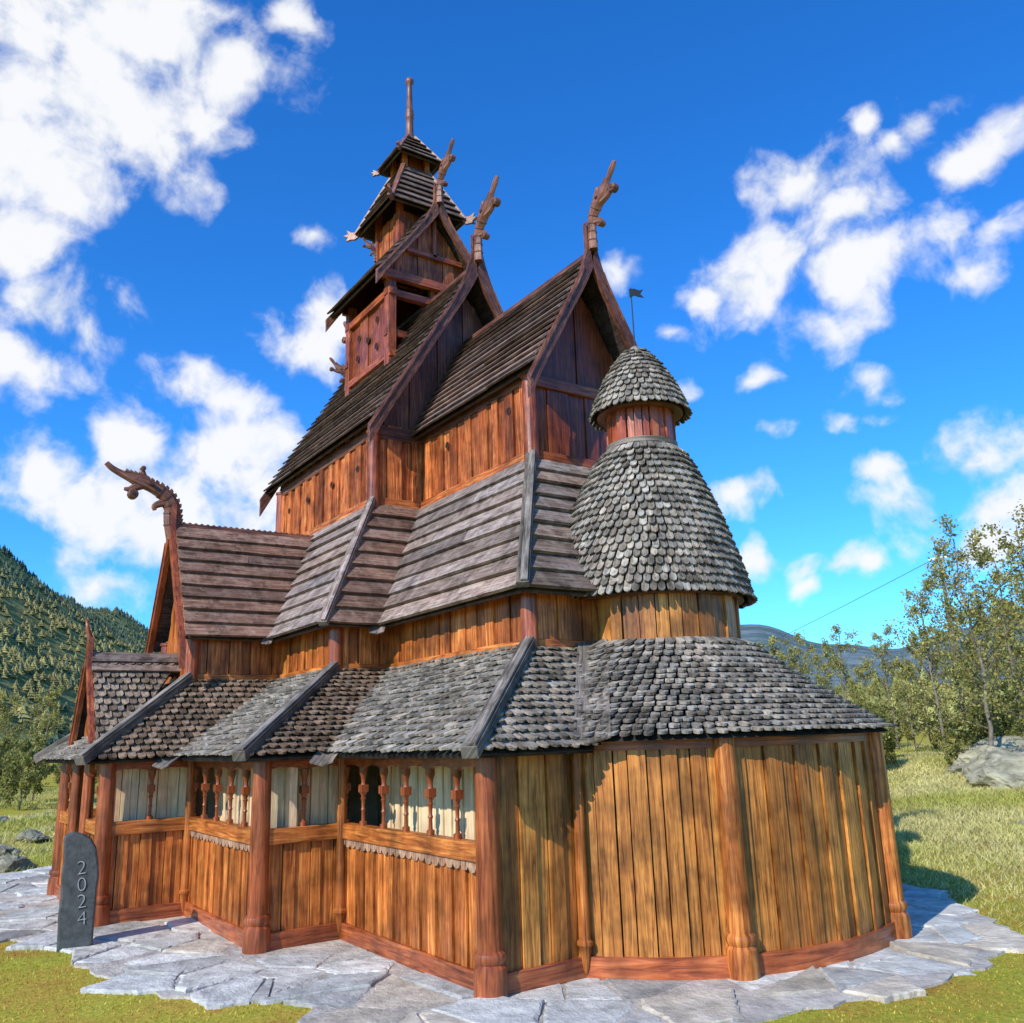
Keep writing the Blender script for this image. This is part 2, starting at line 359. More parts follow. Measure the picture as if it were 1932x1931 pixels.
def ringbeam(cx,r0,r1,z0,z1,a0,a1,mat,name,seg=48,c=1.):
    mb=MB()
    for i in range(seg):
        a=rad(a0+(a1-a0)*i/seg);b=rad(a0+(a1-a0)*(i+1)/seg);b0=len(mb.v)
        for an in (a,b):
            for r,z in ((r0,z0),(r1,z0),(r1,z1),(r0,z1)): mb.v.append((cx+r*math.cos(an),YC+r*math.sin(an),z))
        u0,u1=a*r1,b*r1
        for k in range(4):
            k2=(k+1)%4;mb.face([b0+k,b0+k2,b0+4+k2,b0+4+k],[(u0,k*.1),(u0,k*.1+.1),(u1,k*.1+.1),(u1,k*.1)],c)
    return mb.build(name,mat,church)
ringbeam(AX,AR-.05,AR+.05,-.02,.14,-58,93,M_red,'sill_beam',c=1.3)
ringbeam(AX,AR-.04,AR+.03,ZW-.02,ZW+.06,-58,93,M_red,'wall_plate_beam')
for a in (-25,25):
    post(AX+(AR+.035)*math.cos(rad(a)),YC+(AR+.035)*math.sin(rad(a)),0,ZW+.06,.080,mat=M_gal)
thinpost(.05,.73)
def coneshingles(fn,length,a0,a1,rowh=.11,tw=.115,th=.021,c0=.45,c1=1.2):
    mb=MB()
    def P(an,t,off):
        cx,r,z=fn(t);tt=min(max(t,0),1);_,r2,z2=fn(min(tt+.02,1));_,r1,z1=fn(max(tt-.02,0))
        dr=r2-r1;dz=z2-z1;l=math.hypot(dr,dz);nr,nz=dz/l,-dr/l
        return V((cx+(r+nr*off)*math.cos(an),YC+(r+nr*off)*math.sin(an),z+nz*off))
    rows=int(length/rowh)
    for r_ in range(rows):
        t0=(r_*rowh-.03)/length;ln=rowh*1.6/length
        _,rr,_=fn(max(t0,0));Lr=rr*rad(a1-a0);k=max(6,round(Lr/tw));da=rad(a1-a0)/k
        for i in range(k):
            ac=rad(a0)+(i+.5*(r_%2)+.5)*da+random.uniform(-.08,.08)*da
            w=random.uniform(.385,.46)*da
            sh=[(-w,1),(-w,.27),(-w*.74,.10),(-w*.18,0),(w*.18,0),(w*.74,.10),(w,.27),(w,1)]
            lift=random.uniform(0,.012);j=random.uniform(-.06,.06)*ln;lo=[];hi=[]
            for da_,s in sh:
                t=t0+ln*s+j;off=(th*1.9+lift)*(1-s)+.004
                lo.append(P(ac+da_,t,off));hi.append(P(ac+da_,t,off+th))
            c=tint(c0,c1,.05);b=len(mb.v);mb.v+=[tuple(q) for q in lo+hi]
            ou,ov=random.random()*50,random.random()*50
            UV=[(ou+s*ln*length,ov+d*rr) for d,s in sh];n8=8
            mb.face(list(range(b+n8,b+2*n8)),UV,c)
            for q in range(n8):
                q2=(q+1)%n8;mb.face([b+q,b+q2,b+n8+q2,b+n8+q],[UV[q],UV[q2],UV[q2],UV[q]],c)
    m=24;seg=48;b=len(mb.v)
    for k in range(m+1):
        for i in range(seg+1):
            an=rad(a0)+rad(a1-a0)*i/seg;mb.v.append(tuple(P(an,k/m,-.006)))
    for k in range(m):
        for i in range(seg):
            mb.face([b+k*(seg+1)+i,b+k*(seg+1)+i+1,b+(k+1)*(seg+1)+i+1,b+(k+1)*(seg+1)+i],[(0,0),(.1,0),(.1,.1),(0,.1)],.12)
    return mb
def prof(ts):
    def f(t):
        t=max(-.2,min(1.1,t))
        for (t0,*a),(t1,*b) in zip(ts[:-1],ts[1:]):
            if t<=t1 or t1==ts[-1][0]:
                k=(t-t0)/(t1-t0);return tuple(x+(y-x)*k for x,y in zip(a,b))
    return f
f1=prof([(0,AX,AR+.15,1.55),(.35,AX+.10,1.66,1.80),(.7,AX+.21,1.18,2.07),(1,TX,.765,2.36)])
coneshingles(f1,1.58,-80,96,rowh=.090,tw=.086).build('apse_roof',M_shin,church)
ringwall(TX,.746,2.2,2.9,-110,110,.13,M_apse,'apse_wall',c0=.55,c1=1.1)
f2=prof([(0,TX-.13,.965,2.75),(.05,TX-.125,.94,2.83),(.15,TX-.11,.895,2.98),(.3,TX-.085,.815,3.2),(.55,TX-.05,.665,3.58),(.8,TX-.02,.49,3.95),(1,TX,.335,4.22)])
coneshingles(f2,1.62,-180,180,rowh=.080,tw=.070).build('apse_roof',M_shin,church)
ringbeam(TX-.1,.60,.90,2.735,2.775,-180,180,M_dark,'eave_beam')
ringwall(TX,.312,4.15,4.68,-180,180,.085,M_red,'turret_wall',th=.03,c0=1.,c1=1.5)
ringbeam(TX,.30,.345,4.24,4.29,-180,180,M_grey,'turret_collar')
f3=prof([(0,TX,.445,4.60),(.12,TX,.415,4.70),(.35,TX,.34,4.88),(.6,TX,.24,5.06),(.82,TX,.14,5.20),(1,TX,.045,5.29)])
coneshingles(f3,.84,-180,180,rowh=.068,tw=.064,th=.015).build('turret_cap_roof',M_shin,church)
ringbeam(TX,.28,.42,4.59,4.625,-180,180,M_dark,'eave_beam')
mb=MB();mb.lathe((TX,YC,5.24),[(.075,0),(.085,.03),(.06,.07),(.03,.10),(0,.115)],14,.9);mb.build('turret_knob',M_shin,church,smooth=True)
vane=empty('weather_vane',(0,0,0),church)
mb=MB();mb.lathe((TX,YC,5.33),[(.007,0),(.006,.66),(0,.67)],8);mb.build('vane_rod',M_black,vane)
mb=MB();d=V((.5,.85,0)).normalized();c=V((TX,YC,5.88))
mb.prism([c+d*a*.85+up*b*.8 for a,b in ((-.02,.0),(-.02,.12),(.04,.125),(.10,.10),(.15,.115),(.11,.05),(.15,0),(.09,.01),(.04,.03))],d.cross(up)*.008);mb.build('vane_flag',M_black,vane)
# ---- inner/mid walls
ZB=2.30
for i in range(16):
    j=(i+1)%16;P,Q=L1[i],L1[j];o=outw(P,Q)
    mb=MB();planks(mb,P,Q,ZB-.06,2.86,o,w=.13);mb.build('clerestory_wall',M_gal,church)
    sill(P,Q,o,ZB+.0,ZB+.085,M_gal,.03,'sill_beam',ins=0)
    mb=MB();planks(mb,P,Q,0,ZB-.08,o,w=.14,c0=.85,c1=1.1);mb.build('inner_wall',M_pale,church)
for i in (0,2,4,5,7,8,10,11,13): post(*L1[i],2.24,2.84,.075,False)
ZM,Z3=2.755,4.30
o4=.2
def roof_boards(A,B,C,D,nb,name,mat,**k):
    mb=MB();boards(mb,A,B,C,D,nb,**k);return mb.build(name,mat,church)
A=(-.82+.22,.976-o4,ZM);B=(-3.44+.22,.976-o4,ZM);C=(-4.06,1.71,Z3);D=(-1.711,1.71,Z3)
An=(-.62,3.40,ZM);Bn=(-3.22,3.40,ZM);Cn=(-4.06,3.09,Z3);Dn=(-1.711,3.09,Z3)
NBm=9
fl=lambda p:(p[0],my(p[1]),p[2])
idn=lambda p:p
nvl=(-3.44+.22,.365-o4,ZM);nvr=(mx(-3.44)-.22,.365-o4,ZM);nt1=(-4.06,1.071,Z3);nt2=(mx(-4.06),1.071,Z3)
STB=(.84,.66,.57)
for A_,B_,C_,D_,f_ in ((A,B,C,D,idn),(An,Bn,Cn,Dn,fl)):
    roof_boards(A_,B_,C_,D_,NBm,'skirt_roof',M_roofm)
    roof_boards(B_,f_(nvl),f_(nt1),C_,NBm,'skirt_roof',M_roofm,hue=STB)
    roof_boards(f_(nvl),f_(nvr),f_(nt2),f_(nt1),NBm,'skirt_roof',M_roofm)
    if f_ is idn: hipboard(A_,D_,.11,.06,M_grey,'hip_board',ext=.02,lift=.06)
    hipboard(f_(nvl),f_(nt1),.10,.06,M_roofm,'hip_board',ext=.05,lift=.06)
    hipboard(f_(nvr),f_(nt2),.10,.06,M_roofm,'hip_board',ext=.05,lift=.06)
    valley(B_,C_,.17,M_roofm,'valley_board',ext=.14,lift=.045)
roof_boards(A,An,Dn,D,NBm,'skirt_roof',M_roofm,split=False,hue=(.85,.84,.80))
roof_boards(nvr,fl(nvr),fl(nt2),nt2,NBm,'skirt_roof',M_roofm)
# ---- upper walls
segs=[((-1.711,1.71),(-4.06,1.71)),((-4.06,1.71),(-4.06,1.071)),((-4.06,1.071),(mx(-4.06),1.071)),((mx(-4.06),1.071),(mx(-4.06),my(1.071)))]
segs+=[((b[0],my(b[1])),(a[0],my(a[1]))) for a,b in segs[:3]]
for k,(P,Q) in enumerate(segs):
    o=outw(P,Q);mb=MB();planks(mb,P,Q,Z3-.05,5.32,o,w=.15,c0=.45,c1=1.45,prd=.022);mb.build('upper_wall',M_up,church)
    sill(P,Q,o,Z3+.0,Z3+.10,M_up,.035,'sill_beam',ins=0)
    sill(P,Q,o,5.14,5.30,M_dark,.03,'eave_beam',ins=0)
def disc(x,y,z,r,par=church):
    mb=MB();mb.lathe((x,y,z),[(r*1.15,0),(r*1.15,.010),(r,.011)],14,.6,ax=(0,-1,0));mb.build('porthole_frame',M_red,par)
    mb=MB();mb.lathe((x,y,z),[(0,.008),(r,.008)],14,ax=(0,-1,0));mb.build('porthole',M_hole,par)
for x in (-2.05,-3.35): disc(x,1.71-.028,4.93,.036)
for x in (-4.45,-5.25,-6.1,-6.8): disc(x,1.071-.028,4.85,.036)
for x,y in ((-1.711,1.71),(-1.711,my(1.71)),(-4.06,1.071),(-4.06,my(1.071)),(mx(-4.06),1.071),(mx(-4.06),my(1.071))): post(x,y,Z3-.05,5.22,.078,False)
def gablewall(x,y0,y1,z0,zt,zr,sx,mat,w=.15,name='gable_wall',par=None,c0=.6,c1=1.3):
    L=y1-y0;zf=lambda s:zt+(zr-zt)*(1-abs(2*s/L-1))
    mb=MB();planks(mb,(x,y1),(x,y0),z0,zt,(sx,0),w=w,ztop=zf,c0=c0,c1=c1);return mb.build(name,mat,par or church)
mb=MB();planks(mb,(-1.711,my(1.71)),(-1.711,1.71),Z3-.05,5.2,(1,0),w=.24,c0=.55,c1=1.);mb.build('gable_wall',M_red,church)
sill((-1.711,my(1.71)),(-1.711,1.71),(1,0),5.10,5.22,M_red,.05,'tie_beam',ins=0)
sill((-1.711,my(1.71)),(-1.711,1.71),(1,0),Z3+.0,Z3+.10,M_red,.04,'sill_beam',ins=0)
gablewall(-1.73,1.66,my(1.66),5.18,5.18,6.50,1,M_red,w=.26,c0=.45,c1=.85)
gablewall(-4.08,1.02,my(1.02),5.25,5.25,7.45,1,M_dark,w=.2)
gablewall(mx(-4.08),1.02,my(1.02),5.25,5.25,7.45,-1,M_dark,w=.2)
def gabroof(x0,x1,ye,ze,zr,nb,name,par=None,mat=M_roofb,c0=.62,c1=1.2):
    for s in (1,-1):
        mb=MB();g=lambda y:YC+(y-YC)*s
        boards(mb,(x0,g(ye),ze),(x1,g(ye),ze),(x1,YC,zr),(x0,YC,zr),nb,th=.024,c0=c0,c1=c1);mb.build(name,mat,par or church)
    mb=MB();mb.beam((x0,YC,zr+.03),(x1,YC,zr+.03),.09,.05);mb.build('ridge_board',M_dark,par or church)
gabroof(-1.45,-4.05,1.584,5.20,6.635,14,'chancel_roof')
gabroof(-3.78,-7.53,.945,5.28,7.642,20,'nave_roof')
def barge(apex,side,out,hw,drop,w=.17,neck=.24,th=.06,mat=M_dark,par=None,name='barge_board'):
    apex=V(apex);side=V(side);out=V(out)
    for s in (1,-1):
        oc=[];ic=[];m=26
        for i in range(m+1):
            t=i/m;y=hw*(1-t);z=-drop*(1-t);k=max(0,(t-.72)/.28);z_up=neck*k**2.6;lo=max(0,(.18-t)/.18)
            oc.append((max(y,.07),z+z_up+.05));ic.append((max(y,0.0),z-w*(1+.25*lo)-.02*k+z_up*.15))
        mb=MB()
        for i in range(m):
            q=[apex+side*s*oc[i][0]+up*oc[i][1],apex+side*s*oc[i+1][0]+up*oc[i+1][1],apex+side*s*ic[i+1][0]+up*ic[i+1][1],apex+side*s*ic[i][0]+up*ic[i][1]]
            mb.prism(q,out*th,.95,(side*s*-hw+up*drop))
        for i in range(22):
            a=apex+side*s*oc[i][0]+up*(oc[i][1]-.012)+out*th;b=apex+side*s*oc[i+1][0]+up*(oc[i+1][1]-.012)+out*th
            dn=up*-.035;mb.prism([a,b,b+dn,a+dn],out*.014,1.3,b-a)
        mb.build(name,mat,par or church)
def smoothpath(p,k=4):
    out=[];n=len(p)
    for i in range(n-1):
        a=p[max(i-1,0)];b=p[i];c=p[i+1];d=p[min(i+2,n-1)]
        for t in range(k):
            t/=k;out.append(tuple(.5*((2*b[j])+(-a[j]+c[j])*t+(2*a[j]-5*b[j]+4*c[j]-d[j])*t*t+(-a[j]+3*b[j]-3*c[j]+d[j])*t**3) for j in range(3)))
    out.append(p[-1]);return out
def dragon(base,out,side,s,par=None,mat=M_drag,pose='up'):
    base=V(base);out=V(out);side=V(side);mb=MB()
    if pose=='up':
        paths=[[(0,-.12,.125),(.0,.08,.115),(.02,.26,.098),(.07,.42,.090),(.15,.54,.11),(.25,.64,.125),(.35,.73,.105),(.43,.82,.064),(.51,.92,.056),(.59,1.02,.060),(.65,1.09,.040)],
               [(.24,.60,.095),(.38,.60,.072),(.49,.63,.054),(.56,.69,.040)],
               [(.15,.58,.065),(.14,.70,.055),(.19,.80,.046),(.20,.88,.028)],
               [(.03,.34,.07),(.16,.32,.058),(.25,.28,.046),(.26,.22,.030)]]
        ball=[(.585,.655,.074),(.255,.225,.055)];fl_=.68;mane=.036
    else:
        paths=[[(-.06,-.28,.115),(-.01,-.05,.11),(.0,.10,.105),(.05,.23,.10),(.15,.32,.092),(.29,.385,.080),(.42,.43,.086),(.54,.47,.066),(.66,.51,.048),(.76,.56,.042),(.83,.62,.034)],
               [(.38,.40,.07),(.46,.35,.055),(.53,.31,.040),(.60,.31,.022)],
               [(.36,.44,.055),(.39,.54,.044),(.39,.60,.024)],
               [(.02,.18,.07),(.14,.17,.052),(.22,.12,.040),(.21,.07,.026)]]
        ball=[(.49,.25,.066),(.39,.60,.034)];fl_=.62;mane=.026
    P=lambda a,b:base+out*a*s+up*b*s
    for pth in paths:
        pth=smoothpath(pth,3);mb.tube([P(a,b) for a,b,_ in pth],[max(r,.008)*s for *_,r in pth],6,.95,flat=fl_,side=side)
    for a,b,r in ball:
        mb.lathe(P(a,b)-side*.06*s,[(0,0),(r*s*.8,0),(r*s,.02*s),(r*s,.10*s),(r*s*.8,.12*s),(0,.12*s)],10,.9,ax=side)
        mb.lathe(P(a,b)-side*.07*s,[(0,0),(r*s*.4,0),(r*s*.4,.14*s),(0,.14*s)],8,.5,ax=side)
    a,b,_=paths[0][5];mb.lathe(P(a,b+.02)-side*.095*s,[(0,0),(.028*s,0),(.028*s,.19*s),(0,.19*s)],10,.5,ax=side)
    mp=smoothpath(paths[0],5)
    for k in range(3,len(mp)-12,2):
        a,b,r=mp[k];a2,b2,_=mp[k+1];l=math.hypot(a2-a,b2-b);nx,nz=-(b2-b)/l,(a2-a)/l;tx,tz=(a2-a)/l,(b2-b)/l
        q=[P(a+nx*r*.7-tx*.03,b+nz*r*.7-tz*.03),P(a+nx*r*.7+tx*.03,b+nz*r*.7+tz*.03),P(a+nx*(r+mane)+tx*.028,b+nz*(r+mane)+tz*.028),P(a+nx*(r+mane*.5)-tx*.02,b+nz*(r+mane*.5)-tz*.02)]
        mb.prism([v-side*.028*s for v in q],side*.056*s,.8)
    # carved bands across the neck
    for k in range(4,len(mp)-28,4):
        a,b,r=mp[k];a2,b2,_=mp[k+1];l=math.hypot(a2-a,b2-b);tx,tz=(a2-a)/l,(b2-b)/l
        mb.tube([P(a-tx*.012,b-tz*.012),P(a+tx*.012,b+tz*.012)],[(r+.008)*s]*2,6,.6,flat=fl_*1.06,side=side)
    return mb.build('dragon_head',mat,par or church,bevel=.004)
X=V((1,0,0));Y=V((0,1,0))
barge((-1.45,YC,6.635),Y,X,YC-1.50,1.60,w=.16,neck=.34);dragon((-1.40,YC,6.78),X,Y,.70)
barge((-3.78,YC,7.642),Y,X,YC-.86,2.50,w=.18,neck=.42);dragon((-3.73,YC,7.80),X,Y,.82)
barge((-7.53,YC,7.642),Y,-X,YC-.86,2.50,w=.18,neck=.42);dragon((-7.58,YC,7.80),-X,Y,.82)
# ---- side porch upper gable (south and its twin to the north)
for sgn in (1,-1):
    fy=(lambda y:y) if sgn==1 else my
    pe,pw=-4.87,mx(-4.87);ze,zr=2.77,4.17;yf=-.80;yb=1.05
    for xa in (pe,pw):
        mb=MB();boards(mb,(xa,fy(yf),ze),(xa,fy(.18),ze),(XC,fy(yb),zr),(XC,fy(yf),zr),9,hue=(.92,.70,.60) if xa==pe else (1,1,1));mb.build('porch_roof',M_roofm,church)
    mb=MB();mb.beam((XC,fy(yf),zr+.03),(XC,fy(yb),zr+.03),.08,.05)
    for k in range(26):
        yy=yf+(yb-yf)*(k+.5)/26;mb.lathe((XC,fy(yy),zr+.055),[(.024,0),(.024,.012),(0,.026)],6,.9)
    mb.build('ridge_board',M_dark,church)
    for xa in (pe,pw):
        valley((xa,fy(.18),ze),(XC,fy(1.0),zr),.13,M_roofm,'valley_board',ext=.12,lift=.06)
    mb=MB();L=(-5.06)-mx(-5.06);zf=lambda s:2.80+(4.02-2.80)*(1-abs(2*s/L-1))
    planks(mb,(-5.06,fy(-.66)),(mx(-5.06),fy(-.66)),2.7,2.8,(0,-sgn),w=.14,ztop=zf);mb.build('gable_wall',M_gal,church)
    barge((XC,fy(yf),zr),X,-Y*sgn,.86,1.56,w=.15,neck=.22,mat=M_red);dragon((XC,fy(yf-.04),zr+.12),-Y*sgn,X,.93,pose='fwd')
    ze2,zr2=1.70,2.60;yf2=-1.60
    for xs in (1,-1):
        mb=MB();xa=XC+xs*.62
        shingles(mb,(xa,fy(yf2),ze2),(xa,fy(-1.3),ze2),(XC,fy(-.64),zr2),(XC,fy(yf2),zr2),hue=(1,.88,.78),c0=.4,c1=1.05);mb.build('porch_roof',M_shin,church)
        mb=MB();boards(mb,(XC+xs*.13,fy(yf2-.01),zr2-.18),(XC+xs*.13,fy(-.66),zr2-.18),(XC,fy(-.66),zr2+.05),(XC,fy(yf2-.01),zr2+.05),2,th=.024);mb.build('ridge_board',M_roofm,church)
    barge((XC,fy(yf2),zr2+.05),X,-Y*sgn,.74,1.14,w=.13,neck=.12,mat=M_red,th=.05)
    mb=MB();q=V((XC,fy(yf2-.02),zr2));mb.tube([q,q+up*.2,q+up*.32-Y*sgn*.04,q+up*.42-Y*sgn*.06],[.045,.035,.024,.012],8,.9);mb.build('gable_finial',M_red,church,smooth=True)
    mb=MB();L=1.0;zf=lambda s:1.60+(2.40-1.60)*(1-abs(2*s/L-1))
    planks(mb,(XC+.5,fy(-1.53)),(XC-.5,fy(-1.53)),1.45,1.6,(0,-sgn),w=.12,ztop=zf);mb.build('gable_wall',M_gal,church)
# ---- belfry tower on the ridge
tower=empty('bell_tower',(0,0,0),church)
def tb(name,mb,mat,**k): return mb.build(name,mat,tower,**k)
H1=.66
for sx in (1,-1):
    for sy in (1,-1):
        mb=MB();x,y=XC+sx*H1,YC+sy*H1;mb.beam((x,y,6.3),(x,y,7.98),.13,.13,up=X,c=tone(1.,1.3));tb('tower_post',mb,M_red,bevel=.01)
for sy in (1,-1):
    mb=MB();planks(mb,(XC+H1-.05,YC+sy*H1),(XC-H1+.05,YC+sy*H1),6.45,7.62,(0,sy),w=.3,c0=.7,c1=.95);tb('tower_wall',mb,M_red)
    for z,t in ((7.66,.10),(6.72,.09)):
        mb=MB();mb.beam((XC-H1-.1,YC+sy*H1,z),(XC+H1+.1,YC+sy*H1,z),.115,t,c=1.2);tb('tower_beam',mb,M_red)
for k,(a,b) in enumerate(((-.35,7.05),(-.3,7.35),(.0,7.2),(.3,7.4),(.28,7.0))): disc(XC+a,YC-H1-.024,b,.045,tower)
for sx in (1,-1):
    for z in (7.05,7.66):
        mb=MB();mb.beam((XC+sx*H1,YC-H1-.08,z),(XC+sx*H1,YC+H1+.08,z),.10,.10);tb('tower_beam',mb,M_red)
    mb=MB();mb.beam((XC+sx*H1,YC,7.0),(XC+sx*H1,YC,8.0),.07,.07,up=X);tb('tower_post',mb,M_red)
gabroof(XC+.86,XC-.84,YC-.92,7.88,9.10,10,'tower_roof',par=tower)
gablewall(XC+.70,YC-.80,YC+.80,7.86,7.92,8.98,1,M_up,w=.2,par=tower,c0=.4,c1=1.);gablewall(XC-.70,YC-.80,YC+.80,7.86,7.92,8.98,-1,M_red,w=.2,par=tower)
mb=MB();mb.beam((XC+.74,YC-.9,7.9),(XC+.74,YC+.9,7.9),.08,.12,c=1.2);tb('tower_beam',mb,M_red)
mb=MB();mb.beam((XC+.74,YC-.45,8.35),(XC+.74,YC+.45,8.35),.06,.07);mb.beam((XC+.74,YC,8.35),(XC+.74,YC,8.95),.06,.06,up=X);tb('tower_beam',mb,M_red)
barge((XC+.86,YC,9.10),Y,X,.98,1.32,w=.13,neck=.30,th=.05,par=tower,mat=M_drag);dragon((XC+.90,YC,9.22),X,Y,.68,par=tower)
barge((XC-.84,YC,9.10),Y,-X,.98,1.32,w=.13,neck=.30,th=.05,par=tower,mat=M_drag);dragon((XC-.88,YC,9.22),-X,Y,.68,par=tower)
for sy in (1,-1):
    dragon((XC-H1-.05,YC+sy*(H1+.02),6.72),V((-.3,sy*.95,0)).normalized(),V((.95,.3*sy,0)),.42,par=tower)
    dragon((XC-.36,YC+sy*.40,8.75),V((-.3,sy*.95,0)).normalized(),V((.95,.3*sy,0)),.32,par=tower)
H2=.36
for sx in (1,-1):
    for sy in (1,-1):
        mb=MB();x,y=XC+sx*H2,YC+sy*H2;mb.beam((x,y,8.4),(x,y,9.62),.085,.085,up=X,c=tone(1.,1.3));tb('tower_post',mb,M_red)
for (P,Q,o) in (((XC+H2,YC-H2),(XC-H2,YC-H2),(0,-1)),((XC+H2,YC+H2),(XC-H2,YC+H2),(0,1)),((XC+H2,YC-H2),(XC+H2,YC+H2),(1,0)),((XC-H2,YC-H2),(XC-H2,YC+H2),(-1,0))):
    mb=MB();planks(mb,P,Q,8.4,9.22,o,w=.2,c0=.5,c1=1.);tb('tower_wall',mb,M_up)
def hiproof(z0,z1,h,top,nb,name,bw=.07):
    c=[(XC+h,YC-h),(XC-h,YC-h),(XC-h,YC+h),(XC+h,YC+h)];t=[(XC+top,YC-top),(XC-top,YC-top),(XC-top,YC+top),(XC+top,YC+top)]
    for i in range(4):
        j=(i+1)%4;mb=MB();boards(mb,(*c[i],z0),(*c[j],z0),(*t[j],z1),(*t[i],z1),nb,th=.014,split=False);tb(name,mb,M_roofb)
        P,Q=V((*c[i],z0)),V((*t[i],z1));d=(Q-P).normalized();u=slope_up(P,Q);hd=V((d.x,d.y,0)).normalized()
        mb=MB();mb.beam(P+u*.03,Q+u*.03,bw,.05,up=u)
        s=d.cross(up).normalized();tip=P+u*.02
        w=[(.02,-.06),(.10,.07),(-.02,.05),(-.10,.06),(-.19,.12),(-.155,.04),(-.25,.01),(-.16,-.035),(-.20,-.10),(-.10,-.08),(-.04,-.09)]
        k=h*1.4;mb.prism([tip+hd*a*k+up*b*k-s*.02 for a,b in w],s*.04,1.3);tb('hip_board',mb,M_drag)
hiproof(9.22,10.12,.60,.20,7,'tower_roof')
H3=.19
for sx in (1,-1):
    for sy in (1,-1):
        mb=MB();x,y=XC+sx*H3,YC+sy*H3;mb.beam((x,y,9.9),(x,y,10.45),.07,.07,up=X);tb('tower_post',mb,M_gal)
mb=MB();mb.beam((XC,YC,9.8),(XC,YC,10.4),.30,.30,up=X,c=.6);tb('tower_wall',mb,M_red)
hiproof(10.27,10.80,.35,.04,5,'tower_roof',.05)
mb=MB();mb.lathe((XC,YC,10.72),[(.09,0),(.085,.08),(.062,.12),(.058,.45),(.072,.47),(.060,.50),(.072,.53),(.055,.56),(.066,.59),(.05,.62),(.042,.95),(.038,1.08),(.06,1.11),(.07,1.15),(.06,1.19),(0,1.20)],14);tb('spire',mb,M_drag,smooth=True)
# ------------------------------------------------------------------ standing stone
st=empty('standing_stone',(0,0,0));st['label']='dark upright slate stone carved with 2024 beside the church';st['category']='stone'
fc=V((.985,-.17,0)).normalized();wd0=V((.17,.985,0)).normalized();b0=V((-3.68,-1.98,0));upl=(up-wd0*.085).normalized();wd=upl.cross(fc).normalized()
if wd.dot(wd0)<0: wd=-wd
pl=[(-.01,-.03),(.12,-.03),(.24,-.02),(.265,.0),(.272,.1),(.28,.2),(.292,.31),(.30,.42),(.318,.53),(.315,.62),(.30,.76),(.26,.84),(.20,.885),(.13,.915),(.06,.905),(.045,.86),(.048,.72),(.03,.60),(.022,.4),(.004,.28),(.0,.15)]
mb=MB();mb.prism([b0+wd*a+upl*z for a,z in pl],fc*.15,(.095,.10,.10));so=mb.build('stone_slab',M_stone,st,bevel=.018)
cu=bpy.data.curves.new('t','FONT');cu.body='2\n0\n2\n4';cu.size=.16;cu.extrude=.003;cu.space_line=.84;cu.align_x='CENTER';cu.offset=-.0042
to=bpy.data.objects.new('t',cu);COL.objects.link(to);bpy.context.view_layer.update()
me=bpy.data.meshes.new_from_object(to.evaluated_get(bpy.context.evaluated_depsgraph_get()));bpy.data.objects.remove(to)
pos=b0+wd*.185+upl*.57+fc*.156
me.transform(Matrix(((wd.x,upl.x,fc.x,pos.x),(wd.y,upl.y,fc.y,pos.y),(wd.z,upl.z,fc.z,pos.z),(0,0,0,1))))
me.materials.clear();me.materials.append(simple('carved_pale_stone',(.38,.38,.36),.8))
t=bpy.data.objects.new('carved_number',me);COL.objects.link(t);t.parent=st
# ------------------------------------------------------------------ ground
def gmat():
    m,nt,b=newmat('grass_ground');L=nt.links.new
    g=N(nt,'ShaderNodeNewGeometry')
    def no(s,d=4,r=.65):
        n=N(nt,'ShaderNodeTexNoise');n.inputs['Scale'].default_value=s;n.inputs['Detail'].default_value=d;n.inputs['Roughness'].default_value=r;L(g.outputs['Position'],n.inputs['Vector']);return n
    a=no(1.6);bb=no(38,5,.75);c=no(.08,3)
    r1=ramp(nt,[(.3,(.38,.20,.05)),(.42,(.44,.32,.06)),(.6,(.37,.36,.05)),(.75,(.52,.44,.09))]);L(a.outputs[0],r1.inputs[0])
    r2=ramp(nt,[(.3,(.5,)*3),(.7,(1.3,)*3)]);L(bb.outputs[0],r2.inputs[0])
    r3=ramp(nt,[(.35,(.8,.9,.7)),(.65,(1.15,1.1,1.1))]);L(c.outputs[0],r3.inputs[0])
    o=mixc(nt,'MULTIPLY',1.,r1.outputs[0],r2.outputs[0]);o=mixc(nt,'MULTIPLY',1.,o,r3.outputs[0])
    L(o,b.inputs['Base Color']);b.inputs['Roughness'].default_value=.95;b.inputs['Specular IOR Level'].default_value=.05
    bp=N(nt,'ShaderNodeBump');bp.inputs['Strength'].default_value=.6;bp.inputs['Distance'].default_value=.02;L(bb.outputs[0],bp.inputs['Height']);L(bp.outputs[0],b.inputs['Normal'])
    return m
M_ground=gmat()
vdir=V((-.916,.401,0));vn=V((-.401,-.916,0))
def sm(a,b,x):
    t=np.clip((x-a)/(b-a),0,1);return t*t*(3-2*t)
def gh(x,y):
    d=np.hypot(x+3,y-2.4)
    rise=sm(7,24,d)*.75*sm(2,12,y*.8+x*.35)
    return rise+ sm(7,14,d)*.10*(np.sin(x*.7+1)*np.cos(y*.6)+.6*np.sin(x*1.9+y*1.3))
rings=[0]+list(np.geomspace(1.2,9000,110));na=160
vs=[];fs=[]
for r in rings:
    for i in range(na):
        a=2*math.pi*i/na;vs.append((-2+r*math.cos(a),2+r*math.sin(a)))
vs=np.array(vs);z=gh(vs[:,0],vs[:,1])-.012
for k in range(len(rings)-1):
    for i in range(na):
        i2=(i+1)%na;fs.append((k*na+i,k*na+i2,(k+1)*na+i2,(k+1)*na+i))
me=bpy.data.meshes.new('ground');me.from_pydata(np.column_stack([vs,z]).tolist(),[],fs);me.materials.append(M_ground)
me.polygons.foreach_set('use_smooth',[True]*len(me.polygons))
